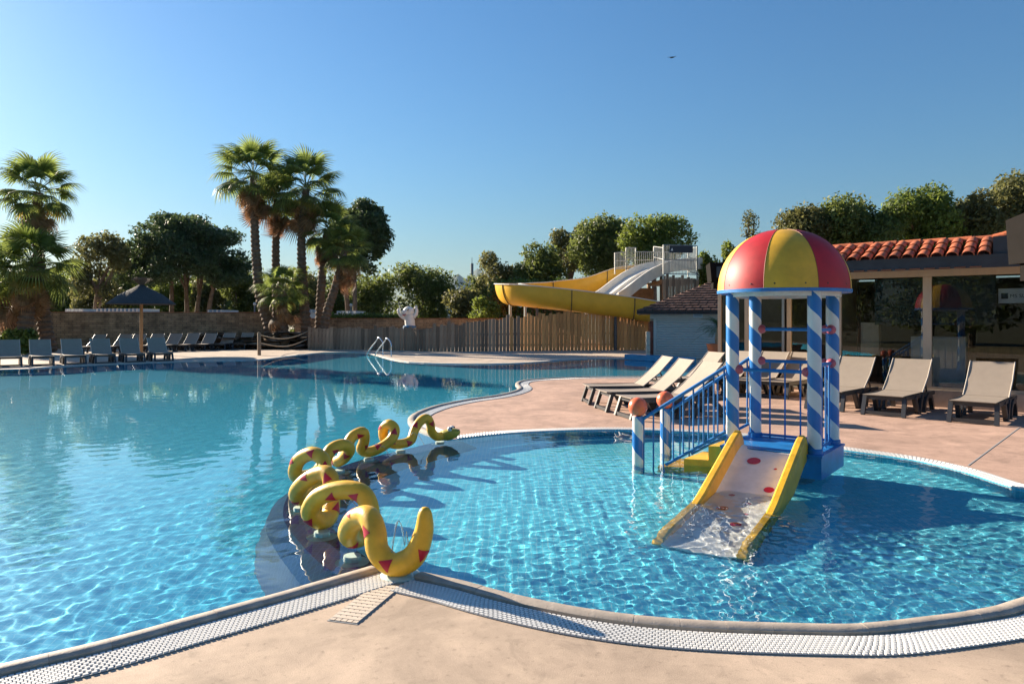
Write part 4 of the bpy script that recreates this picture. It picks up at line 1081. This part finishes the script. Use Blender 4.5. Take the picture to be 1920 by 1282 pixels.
# dark wall-mounted box units at both ends of the eaves
M['heater'] = mat('dark_heater', (.014, .012, .011), .9, var=.2, vscale=5, spec=.08)
for (x0, y0, x1, y1, Y, lab) in ((1923, 398, 2030, 492, 8.6, 'big dark box speaker hung from the near end of the eaves'), (1331, 492, 1358, 528, 16.6, 'small dark box lamp at the hidden corner of the building')):
    a, c = P(x0, y1, Y), P(x1, y0, Y); root = tag(empty('wall_speaker', (a.x, Y, a.z)), lab, 'speaker')
    hgt = c.z - a.z; b = MB(); w_ = c.x - a.x
    b.add([(a.x + .04, Y, a.z), (c.x, Y, a.z), (c.x, Y + .35, a.z), (a.x + .04, Y + .35, a.z), (a.x, Y, c.z), (c.x, Y, c.z), (c.x, Y + .35, c.z - .05), (a.x, Y + .35, c.z - .05)],
          [(0, 1, 5, 4), (1, 2, 6, 5), (2, 3, 7, 6), (3, 0, 4, 7), (4, 5, 6, 7), (3, 2, 1, 0)]); b.build('housing', M['heater'], root)
    b = MB(); b.box(a.x + .09, c.x, Y + .04, Y + .22, a.z - hgt * .35, a.z - .004); b.build('bracket', M['heater'], root)

# ------------------------------------------------------------------ potted cycad beside the kiosk
M['frond'] = leafmat('frond_green', (.07, .12, .025), (.03, .06, .015), .3); M['pot'] = mat('orange_pot', (.55, .12, .03), .5, var=.2, vscale=4)
pc = P(1350, 600, 26); pc.z = 0
pp = tag(empty('potted_cycad', pc), 'cycad with feathery fronds in an orange pot before the kiosk shutter', 'potted plant')
MB().lathe(pc, [(.28, 0), (.38, .3), (.47, .78), (.50, .84), (.43, .84), (.41, .75)], 24).build('pot', M['pot'], pp, smooth=True)
MB().lathe(pc + ZV * .72, [(.16, 0), (.19, .3), (.13, .70)], 14).build('trunk', M['post_wood'], pp, smooth=True)
rs = random.Random(11)
for k in range(30):
    a = 2 * math.pi * k / 30 + rs.uniform(-.1, .1); el = rs.uniform(-.15, 1.25); d = Vector((math.cos(a), math.sin(a), 0)); L = rs.uniform(.95, 1.25); b = MB(); sp_ = []
    for i in range(9):
        t = i / 8; sp_.append(pc + ZV * 1.38 + d * (L * t * math.cos(el * (1 - .3 * t))) + ZV * (L * (t * math.sin(el) - .55 * t * t)))
    s_ = Vector((-d.y, d.x, 0))
    for i in range(40):
        t = .12 + .88 * i / 40; q = t * 8; j = min(int(q), 7); p = sp_[j].lerp(sp_[j + 1], q - j); tn = (sp_[j + 1] - sp_[j]).normalized()
        ln = .19 * math.sin(math.pi * min(1, t * .9 + .1)) + .03
        for s in (-1, 1):
            e = p + s_ * s * ln * .85 + tn * ln * .5 + ZV * ln * .15; w_ = tn * .008
            b.add([p - w_, p + w_, e], [(0, 1, 2)])
    b.build('frond', M['frond'], pp, recalc=False)
# ------------------------------------------------------------------ vegetation
M['palm_green'] = leafmat('palm_leaf_green', (.14, .19, .045), (.07, .115, .028), .45, .35)
M['palm_dead'] = leafmat('palm_leaf_dry', (.30, .18, .08), (.18, .11, .05), .25, .3)
M['palm_yellow'] = leafmat('palm_leaf_yellowing', (.24, .19, .03), (.12, .11, .02), .35, .3)
M['palm_bark'] = mat('palm_bark', (.15, .10, .065), .95, var=.5, vscale=6, bump=1.0, bscale=14)
M['bark'] = mat('tree_bark', (.16, .11, .075), .95, var=.45, vscale=4, bump=.8, bscale=10)
M['leaf_a'] = leafmat('leaf_mid_green', (.115, .155, .035), (.065, .095, .025), .42)
M['leaf_b'] = leafmat('leaf_bright_green', (.13, .18, .03), (.07, .11, .022), .45)
M['leaf_c'] = leafmat('leaf_olive', (.13, .14, .045), (.075, .082, .028), .4)
M['leaf_pine'] = leafmat('pine_needles', (.07, .11, .038), (.038, .065, .024), .3)
M['leaf_hedge'] = leafmat('hedge_leaf', (.07, .14, .025), (.04, .085, .018), .35)
M['leaf_gold'] = leafmat('autumn_leaf', (.26, .15, .02), (.12, .10, .02), .4)

def fan_frond(droop, seed):
    """one fan leaf: petiole along +X then a pleated fan of blades"""
    r = random.Random(seed); b = MB(); pl = 1.15
    pet = [Vector((pl * t / 4, 0, -.06 * (t / 4) ** 2)) for t in range(5)]
    b.tube(pet, [.022, .018, .016, .014, .012], 5, caps=False)
    hub = pet[-1]; nb = 28
    for k in range(nb):
        a = math.radians(-118 + 236 * k / (nb - 1)); ln = (1.05 - .32 * abs(a) / 2.1) * r.uniform(.9, 1.05)
        d = Vector((math.cos(a), math.sin(a), 0)); s = Vector((-d.y, d.x, 0)); fold = .02 * (1 if k % 2 else -1)
        P0 = hub; ps = []
        for i, t in enumerate((.0, .35, .68, 1.0)):
            w_ = (.010, .040, .028, .002)[i]
            p = P0 + d * ln * t - ZV * (droop * ln * t ** 2.4) + ZV * (.16 * t * (1 - t) + fold * t)
            if i == 3: p -= ZV * r.uniform(0, .18) * droop * 2; p -= d * .10 * droop
            ps += [p - s * w_, p + s * w_]
        b.add(ps, [(0, 1, 3, 2), (2, 3, 5, 4), (4, 5, 7, 6)])
    me = bpy.data.meshes.new('frond'); me.from_pydata(b.v, [], b.f); return me
FM = [fan_frond(.28, 1), fan_frond(.38, 2), fan_frond(.5, 3)]
def variants(mt, src):
    out = []
    for m in src:
        c = m.copy(); c.materials.clear(); c.materials.append(mt); out.append(c)
    return out
F_GREEN, F_DEAD, F_YEL = variants(M['palm_green'], FM), variants(M['palm_dead'], [fan_frond(.75, 5), fan_frond(.85, 6)]), variants(M['palm_yellow'], FM[1:])
def palm(trunk_px, Y, Rpx, label, group, nf=34, dead=12, yel=3, r0=.30, r1=.17, seed=1, base_z=0.0):
    rs = random.Random(seed); s = Y / F
    tp = [P(x, y, Y) for x, y in trunk_px]; base = Vector((tp[0].x, Y, base_z)); tp[0] = base
    root = tag(empty('fan_palm', base), label, 'palm tree', group)
    path = resample(catmull(tp, 8), .14); n_ = len(path); rad = []
    for i in range(n_):
        t = i / (n_ - 1); rad.append((r0 + (r1 - r0) * t + .10 * r0 * max(0, 1 - t * 8)) * (1.14 if i % 2 else .9))
    MB().tube(path, rad, 12).build('trunk', M['palm_bark'], root, smooth=True)
    top = path[-1]; sc = Rpx * s / 2.0
    def put(me, az, el, roll, k, dz=0):
        o = bpy.data.objects.new('frond', me); COL.objects.link(o); o.parent = root
        d = Vector((math.cos(az) * math.cos(el), math.sin(az) * math.cos(el), math.sin(el)))
        up = ZV if abs(d.z) < .95 else Vector((-math.cos(az), -math.sin(az), 0))
        y = up.cross(d).normalized(); z = d.cross(y); m = Matrix((d, y, z)).transposed() @ Matrix.Rotation(roll, 3, 'X')
        o.matrix_basis = Matrix.Translation(top - base + ZV * dz + d * .05) @ m.to_4x4() @ Matrix.Scale(sc * k, 4)
    for k in range(nf):
        t = (k + .5) / nf; el = math.radians(78 - 118 * t ** .85 + rs.uniform(-12, 12)); az = k * 2.39996 + rs.uniform(-.2, .2)
        put(rs.choice(F_GREEN), az, el, rs.uniform(-.35, .35), rs.uniform(.86, 1.08), .15 * (1 - t))
    for k in range(yel): put(rs.choice(F_YEL), rs.uniform(0, 6.28), math.radians(rs.uniform(-45, -15)), rs.uniform(-.4, .4), rs.uniform(.8, .95), -.1)
    for k in range(dead): put(rs.choice(F_DEAD), k * 2.39996 + rs.uniform(-.5, .5), math.radians(rs.uniform(-86, -40)), rs.uniform(-.8, .8), rs.uniform(.55, .95), -.2 - .9 * rs.random())
    return root
gp_ = 'tall fan palms in the boulder planter'
palm([(512, 648), (503, 605), (489, 560), (482, 500), (478, 440), (475, 330)], 43, 76, 'tallest fan palm with slender leaning trunk in the planter', gp_, 36, 16, 4, .34, .2, 1)
palm([(520, 648), (519, 560), (517, 470), (520, 375)], 44.5, 58, 'fan palm half hidden behind the tallest palm of the planter', gp_, 30, 14, 1, .3, .2, 2)
palm([(578, 648), (571, 580), (566, 500), (566, 430), (574, 355)], 43, 74, 'fan palm with upright trunk and full crown in the middle of the planter', gp_, 36, 14, 3, .34, .2, 3)
palm([(598, 648), (600, 590), (603, 530), (613, 430)], 43.5, 60, 'shorter fan palm beside the leaning one in the planter', gp_, 32, 12, 3, .3, .2, 4)
palm([(600, 648), (612, 590), (628, 540), (647, 470)], 42.6, 56, 'short fan palm with trunk leaning over the plank fence', gp_, 32, 12, 4, .3, .2, 5)
palm([(534, 648), (532, 590), (531, 545)], 42.2, 52, 'young low fan palm filling the gap between the tall trunks', gp_, 28, 8, 2, .28, .2, 6)
gl_ = 'fan palms beyond the pool loungers'
palm([(92, 655), (80, 580), (72, 470), (71, 362)], 38, 74, 'tall fan palm rising above the near pool loungers', gl_, 38, 16, 4, .36, .22, 7)
palm([(40, 655), (50, 590), (62, 500)], 36.5, 86, 'lower broad fan palm leaning over the loungers', gl_, 38, 10, 3, .4, .26, 8)
palm([(18, 655), (14, 600), (8, 520)], 37.5, 78, 'dense fan palm at the end of the lounger row', gl_, 34, 12, 5, .38, .24, 9)

def leaf_mesh(name, blobs, n_, size, seed, shell=.55, flat=1.0):
    """leaf-sized quads scattered through lumpy blobs: [(center, (rx,ry,rz))]"""
    r = np.random.default_rng(seed); vol = np.array([b_[1][0] * b_[1][1] * b_[1][2] for b_ in blobs]) ** (2 / 3); vol /= vol.sum()
    pick = r.choice(len(blobs), n_, p=vol); C = np.array([list(b_[0]) for b_ in blobs])[pick]; R = np.array([b_[1] for b_ in blobs])[pick]
    d = r.normal(size=(n_, 3)); d /= np.linalg.norm(d, axis=1)[:, None]
    # lumps: push the shell in and out with low-frequency sines
    q = d * 5 + C * .9; lump = 1 + .16 * np.sin(q[:, 0] * 1.7 + q[:, 2] * 2.1) + .14 * np.sin(q[:, 1] * 2.3 - q[:, 2] * 1.3 + 1)
    rad = (shell + (1 - shell) * r.random(n_) ** .6) * lump; p = C + d * R * rad[:, None]
    nrm = d * .6 + r.normal(size=(n_, 3)) * .7; nrm /= np.linalg.norm(nrm, axis=1)[:, None]
    t = np.cross(nrm, r.normal(size=(n_, 3))); t /= np.linalg.norm(t, axis=1)[:, None]; u = np.cross(nrm, t)
    s = size * r.uniform(.55, 1.35, n_)[:, None]
    V = np.empty((n_, 4, 3), np.float32); V[:, 0] = p - t * s; V[:, 1] = p - u * s * .45 + t * s * .1; V[:, 2] = p + t * s; V[:, 3] = p + u * s * .45 + t * s * .1
    me = bpy.data.meshes.new(name); me.vertices.add(n_ * 4); me.vertices.foreach_set('co', V.ravel())
    me.loops.add(n_ * 4); me.loops.foreach_set('vertex_index', np.arange(n_ * 4, dtype=np.int32)); me.polygons.add(n_); me.polygons.foreach_set('loop_start', np.arange(0, n_ * 4, 4, dtype=np.int32))
    me.update(calc_edges=True); return me
def tree(px0, py0, px1, py1, Y, mt, label, group=None, name='broadleaf_tree', n_=9000, size=.16, nb=16, seed=1, trunk=None, sparse=1.0, cat='tree', limbs=5, dens=None, flatb=False):
    """crown fills the pixel box at distance Y"""
    rs = random.Random(seed); s = Y / F; cx = ((px0 + px1) / 2 - 960) * s; zc0, zc1 = H - (py1 - HY) * s, H - (py0 - HY) * s
    rx = (px1 - px0) / 2 * s; rz = (zc1 - zc0) / 2; cz = (zc0 + zc1) / 2; ry = rx * .8
    base = Vector((cx, Y, 0)); root = tag(empty(name, base), label, cat, group); blobs = []
    for k in range(nb):
        a = rs.uniform(0, 6.28); rr = rs.random() ** .5; zz = rs.uniform(-.75, .75); w_ = math.sqrt(max(0, 1 - (zz * .95) ** 2))
        if flatb: w_ = 1 - .55 * max(0, zz); 
        k_ = rs.uniform(.26, .44) * sparse
        c = (cx + math.cos(a) * rr * rx * w_ * .78, Y + math.sin(a) * rr * ry * w_ * .78, cz + zz * rz * .85)
        blobs.append((c, (rx * k_ * 1.1 + .2, ry * k_ * 1.1 + .2, rz * k_ * (.9 if flatb else 1.05) + .15)))
    me = leaf_mesh('crown', blobs, int(n_ * 1.45), size * .92, seed); link('crown', me, mt, root)
    ct = Vector((cx, Y, zc0 + rz * .5)); tb = base
    tx = trunk or [(0, 0), (.15, .5), (0, 1)]
    tr = MB(); r0 = max(.12, min(.38, rx * .09)); tp = [base, base.lerp(ct, .5) + Vector((rs.uniform(-.3, .3), 0, 0)), ct]
    tr.tube(catmull(tp, 5), [r0 * (1 - .55 * i / 10) for i in range(11)], 9, caps=False); tk = tr.build('trunk', M['bark'], root, smooth=True)
    for k in range(limbs):
        bl = blobs[rs.randrange(nb)]; st_ = base.lerp(ct, rs.uniform(.55, 1.0)); e = Vector(bl[0]); m_ = st_.lerp(e, .5) + Vector((0, 0, rs.uniform(0, .4)))
        MB().tube(catmull([st_, m_, e], 4), [r0 * .5 * (1 - .085 * i) for i in range(9)], 6, caps=False).build('limb', M['bark'], tk, smooth=True)
    return root
# umbrella pine with several trunks
def umbrella_pine(px0, py0, px1, py1, Y, base_pxs, label, seed, n_=52000, round_=False):
    rs = random.Random(seed); s = Y / F; cx = ((px0 + px1) / 2 - 960) * s; z0, z1 = H - (py1 - HY) * s, H - (py0 - HY) * s; rx = (px1 - px0) / 2 * s
    root = tag(empty('umbrella_pine', (cx, Y, 0)), label, 'pine tree', 'umbrella pines beyond the wall'); blobs = []; nb = 115
    for k in range(nb):
        a = k * 2.39996; rr = math.sqrt((k + .5) / nb); top = math.sqrt(max(0, 1 - rr * rr)); u_ = rs.random() ** .7
        lo = .18 + .22 * (1 - rr) if not round_ else .5 - .48 * top
        hi = .30 + .62 * top if not round_ else .5 + .44 * top
        zz = z0 + (z1 - z0) * (lo + (hi - lo) * u_); r_ = rx * rs.uniform(.15, .24) * (1.35 if round_ else 1)
        blobs.append(((cx + math.cos(a) * rr * rx * .88 + rs.uniform(-.2, .2), Y + math.sin(a) * rr * rx * .85, zz), (r_, r_, r_ * (.6 if not round_ else .8))))
    link('crown', leaf_mesh('crown', blobs, n_, .15, seed, .5), M['leaf_pine'], root)
    for i, bx_ in enumerate(base_pxs):
        b0 = Vector(((bx_ - 960) * s, Y + rs.uniform(-.8, .8), 0)); lean = (b0.x - cx) * .55 + rs.uniform(-.3, .3)
        e = Vector((b0.x + lean, Y + rs.uniform(-1, 1), z0 + (z1 - z0) * .45)); m_ = b0.lerp(e, .45) - Vector((lean * .22, 0, 0))
        tk = MB().tube(catmull([b0, m_, e], 6), [.27 - .014 * q for q in range(13)], 9, caps=False).build('trunk', M['bark'], root, smooth=True)
        near = sorted(blobs, key=lambda q: abs(q[0][0] - e.x) + .5 * abs(q[0][1] - e.y))[:14]
        for j in range(5):
            e2 = Vector(near[rs.randrange(14)][0]); q = m_.lerp(e, rs.uniform(.1, .8))
            MB().tube(catmull([q, q.lerp(e2, .5) - ZV * .1, e2], 4), [.10 - .009 * w_ for w_ in range(9)], 6, caps=False).build('limb', M['bark'], tk, smooth=True)
umbrella_pine(224, 384, 468, 572, 62, (325, 347, 366, 392), 'wide umbrella pine with several bare trunks beyond the stone wall', 3)
umbrella_pine(622, 374, 732, 512, 62, (652, 668), 'dense round pine crown showing beside the planter palms', 5, 34000, True)
T = 'trees beyond the pool boundary'
tree(128, 430, 238, 575, 56, M['leaf_c'], 'sparse olive tree with forked trunk between palm and umbrella pine', T, n_=5200, seed=11, sparse=.75, limbs=9)
for i, (a, b_, c, d, Y) in enumerate(((-60, 520, 60, 610, 66), (40, 500, 150, 610, 70), (130, 530, 220, 612, 64), (205, 505, 300, 612, 72), (290, 525, 370, 612, 68), (360, 515, 430, 612, 74), (415, 505, 480, 612, 70), (470, 515, 545, 612, 72), (535, 500, 610, 612, 68), (600, 525, 665, 612, 74))):
    tree(a, b_, c, d, Y, M[('leaf_a', 'leaf_b', 'leaf_c')[i % 3]], ('dark green tree in the belt behind the stone wall', 'bright green tree in the belt behind the stone wall', 'olive green tree in the belt behind the stone wall')[i % 3], 'tree belt behind the wall', n_=6500, seed=30 + i, size=.17, limbs=2, nb=12)
tree(655, 508, 738, 605, 66, M['leaf_a'], 'rounded green tree just past the planter palms', T, n_=5000, seed=50)
tree(730, 497, 850, 612, 66, M['leaf_a'], 'big dark green tree behind the whale statue', T, n_=9500, seed=51, nb=22)
tree(832, 540, 905, 612, 60, M['leaf_c'], 'low olive bushy tree in front of the mast', T, n_=4800, seed=52)
tree(866, 512, 930, 600, 70, M['leaf_a'], 'slim dark tree beside the tall mast', T, n_=4500, seed=53)
tree(890, 462, 985, 575, 62, M['leaf_c'], 'airy tree with thin foliage behind the flume bend', T, n_=5000, seed=54, sparse=.75, limbs=9)
tree(912, 530, 972, 612, 52, M['leaf_gold'], 'yellow autumn-coloured bush under the flume bend', T, n_=3800, seed=55, size=.12)
tree(880, 555, 935, 612, 50, M['leaf_b'], 'bright green bush next to the autumn bush', T, n_=3500, seed=56, size=.12)
tree(965, 455, 1062, 560, 60, M['leaf_a'], 'green tree above the trimmed hedge', T, n_=6000, seed=57, sparse=.85)
tree(1022, 398, 1110, 530, 64, M['leaf_c'], 'tall thin-leaved tree above the flume', T, n_=4200, seed=58, sparse=.7, limbs=12)
tree(1070, 400, 1190, 530, 60, M['leaf_a'], 'large full green tree behind the slide', T, n_=12000, seed=59, nb=26)
tree(1160, 403, 1292, 500, 56, M['leaf_b'], 'bright green spreading tree behind the tower railing', T, n_=10000, seed=60, nb=22)
tree(1312, 458, 1344, 575, 44, M['leaf_b'], 'narrow ivy-covered trunk beside the slide tower', T, n_=3000, seed=61, size=.12, nb=10)
tree(1345, 452, 1378, 560, 40, M['leaf_b'], 'ivy-covered stump behind the kiosk roof', T, n_=2600, seed=62, size=.11, nb=10)
tree(1392, 392, 1424, 470, 42, M['leaf_c'], 'nearly bare snag with twigs above the dome', T, n_=420, seed=63, size=.1, nb=8, limbs=12, sparse=.7)
for i, (a, b_, c, d, m_, n2, lab) in enumerate(((1436, 388, 1560, 500, 'leaf_c', 9000, 'dark leafy tree nearest the dome behind the tiled roof'), (1530, 365, 1680, 500, 'leaf_a', 13000, 'large dark green tree behind the tiled roof'),
        (1650, 342, 1800, 500, 'leaf_b', 13000, 'bright green tree standing tallest behind the tiled roof'), (1745, 355, 1872, 490, 'leaf_c', 10000, 'olive tree behind the roof verge'), (1850, 325, 1990, 480, 'leaf_c', 7000, 'thin brownish tree behind the box speaker'))):
    tree(a, b_, c, d, 36, M[m_], lab, 'trees behind the glazed building', n_=n2, seed=70 + i, size=.12, nb=24, sparse=.8 if i in (3, 4) else .95, limbs=8)
# unseen trees added behind the camera to darken what the window panes mirror
for i in range(7):
    x = -30 + 5.2 * i; y = -13 - (i % 3) * 1.2; h_ = 6.2 + (i % 2); root = tag(empty('broadleaf_tree', (x, y, 0)), 'unseen tree added behind the camera to darken the window reflections', 'tree', 'unseen trees added for the window reflections'); rs_ = random.Random(200 + i)
    bl_ = [((x + rs_.uniform(-2, 2), y + rs_.uniform(-1, 1), rs_.uniform(1.6, h_ - .8)), (1.3, 1.2, 1.1)) for _ in range(14)]
    link('crown', leaf_mesh('crown', bl_, 2600, .22, 210 + i), M['leaf_a'], root); MB().tube([(x, y, 0), (x + .2, y, h_ * .6)], [.2, .1], 8).build('trunk', M['bark'], root, smooth=True)
wb = []; rs = random.Random(77)
for k in range(120):
    px = -120 + 1130 * k / 119; hh = rs.uniform(6.0, 8.6) if px < 720 else .6; wb.append((((px - 960) / F * 88, 88 + rs.uniform(-2, 2), hh * .5), (2.2, 2, hh * .5)))
link('distant_wood', leaf_mesh('distant_wood', wb, 42000, .28, 12, .45), M['leaf_a'], None); tag(bpy.data.objects['distant_wood'], kind='stuff')
# trimmed conifer hedge behind the flume
s = 52 / F; hb = []
rs = random.Random(9)
for k in range(60):
    px = 925 + 165 * k / 59; hb.append((((px - 960) * s, 52 + rs.uniform(-.4, .4), H + (600 - 530 - rs.uniform(-4, 10)) * s - .5), (.55, .7, .75)))
    hb.append((((px - 960) * s, 52, 1.4), (.6, .7, 1.4)))
hr = tag(empty('conifer_hedge', ((1007 - 960) * s, 52, 0)), 'dark green trimmed conifer hedge behind the yellow flume', 'hedge'); link('foliage', leaf_mesh('foliage', hb, 16000, .12, 4, .5), M['leaf_hedge'], hr)
MB().box((930 - 960) * s, (1085 - 960) * s, 51.8, 52.2, 0, 2.6).build('hedge_core', M['bark'], hr)
# low clipped hedge behind the lower wall
hb = []
for k in range(50):
    px = 615 + 140 * k / 49; hb.append((((px - 960) * 49.5 / F, 49.5, 1.75 + rs.uniform(-.1, .12)), (.4, .4, .4)))
hr = tag(empty('low_hedge', ((685 - 960) * 49.5 / F, 49.5, 0)), 'low green hedge on top of the lower stone wall', 'hedge'); link('foliage', leaf_mesh('foliage', hb, 5000, .1, 6, .5), M['leaf_b'], hr)
for i, (x, y) in enumerate(((25, 648), (8, 650), (45, 648))):
    p = P(x, y, 35); p.z = 0; me = leaf_mesh('foliage', [((p.x, 35, .55), (.55, .45, .5)), ((p.x + .3, 35, .9), (.3, .3, .35))], 700, .13, 80 + i)
    r_ = tag(empty('leafy_shrub', p), 'bright leafy shrub at the foot of the lounger palms', 'shrub', 'shrubs under the lounger palms'); link('foliage', me, M['leaf_b'], r_)

# ------------------------------------------------------------------ far things
M['mast'] = mat('mast_grey', (.16, .19, .22), .6); M['cabin'] = mat('cabin_white', (.6, .6, .58), .6)
mb = Vector(((885 - 960) / F * 160, 160, 0)); ms = tag(empty('mast', mb), 'tall grey mast with a thin antenna rising behind the trees', 'mast')
def MZ(y): return H - (y - HY) / F * 160
MB().tube([mb, Vector((mb.x, 160, MZ(515)))], .30, 10).build('pole', M['cabin'], ms); MB().tube([Vector((mb.x, 160, MZ(515))), Vector((mb.x, 160, MZ(494)))], .33, 12).build('shroud', M['mast'], ms)
MB().tube([Vector((mb.x, 160, MZ(494))), Vector((mb.x, 160, MZ(483)))], .06, 6).build('antenna', M['mast'], ms)
for i, (xa, xb, yt, Y) in enumerate(((122, 160, 579, 52), (180, 262, 578.5, 52), (388, 420, 581, 54), (575, 602, 580, 56), (630, 672, 583, 56))):
    a = ((xa - 960) / F * Y); c = ((xb - 960) / F * Y); zt = H - (yt - HY) / F * Y
    r_ = tag(empty('mobile_home', ((a + c) / 2, Y + 1.5, 0)), 'white mobile home with ribbed roof edge beyond the stone wall', 'mobile home', 'mobile homes beyond the wall')
    MB().box(a, c, Y, Y + 3, 0, zt - .25).build('body', M['cabin'], r_)
    rf = MB().box(a - .1, c + .1, Y - .1, Y + 3.1, zt - .25, zt - .21).build('roof', M['cabin'], r_); nr_ = max(3, int((c - a) / .28))
    for k in range(nr_): x = a + (c - a) * (k + .5) / nr_; MB().box(x - .06, x + .06, Y - .12, Y + 3.1, zt - .21, zt).build('roof_rib', M['cabin'], rf)
for (x, yt) in ((477.5, 570), (658, 572)):
    Y = 52; px = (x - 960) / F * Y; r_ = tag(empty('lamp_post', (px, Y, 0)), 'small globe lamp post beyond the wall', 'lamp post', 'lamp posts beyond the wall')
    MB().tube([(px, Y, 0), (px, Y, H - (yt + 2 - HY) / F * Y)], .05, 8).build('pole', M['mast'], r_); MB().sphere((px, Y, H - (yt - HY) / F * Y), .12, 10, 8).build('globe', M['cabin'], r_, smooth='all')
# hills
M['hill'] = mat('hill_forest', (.06, .09, .06), .95, var=.3, vscale=.004)
V = []; Fs = []; NX = 90
rs = np.random.default_rng(2); xs = np.linspace(-2600, 1500, NX)
hz = 95 + 40 * np.sin(xs * .0023 + 1) + 25 * np.sin(xs * .006) + 12 * np.sin(xs * .017 + 2)
peak = 330 * np.exp(-((xs + 150) / 420) ** 2) + 210 * np.exp(-((xs + 520) / 130) ** 2) * .35
hz = hz * .55 + peak
for j, (yy, f) in enumerate(((4300, 0), (4700, .45), (5200, 1.0), (5900, .7), (6500, 0))):
    for i in range(NX): V.append((xs[i], yy + 60 * math.sin(i * 1.3), hz[i] * f * (1 + .08 * math.sin(i * 2.1 + j))))
for j in range(4):
    for i in range(NX - 1): q = j * NX + i; Fs.append((q, q + 1, q + NX + 1, q + NX))
b = MB(); b.v = V; b.f = Fs; tag(b.build('hills', M['hill'], None, smooth='all'), kind='structure')
# bird in the sky
bp_ = P(1260, 108, 60); b = MB()
b.tube([bp_ + Vector((-.16, 0, -.05)), bp_, bp_ + Vector((.2, 0, .02))], [.02, .07, .03], 8)
brd = tag(empty('bird', bp_), 'small dark bird gliding in the clear blue sky', 'bird'); b.build('body', M['black'], brd, smooth='all')
for s_ in (-1, 1):
    w_ = MB(); w_.add([bp_ + Vector((.05 * s_, -.08, .02)), bp_ + Vector((.05 * s_, .08, .02)), bp_ + Vector((.3 * s_, .06, .05 + .03 * s_)), bp_ + Vector((.44 * s_, .0, .05 + .05 * s_)), bp_ + Vector((.28 * s_, -.06, .04 + .03 * s_))], [(0, 1, 2, 3, 4)])
    w_.build('wing', M['black'], brd, recalc=False)
# ------------------------------------------------------------------ air
hz_ = MB().box(-4200, 4200, -320, 7200, -2.4, 420); hz_ = hz_.build('haze', None, None)
mv = bpy.data.materials.new('haze_air'); mv.use_nodes = True; nn_ = mv.node_tree.nodes; nn_.remove(nn_['Principled BSDF'])
pv = nn_.new('ShaderNodeVolumePrincipled'); pv.inputs['Color'].default_value = (.5, .72, 1, 1); pv.inputs['Density'].default_value = .000025; pv.inputs['Anisotropy'].default_value = .2
mv.node_tree.links.new(pv.outputs[0], nn_['Material Output'].inputs['Volume']); hz_.data.materials.append(mv); tag(hz_, kind='stuff')
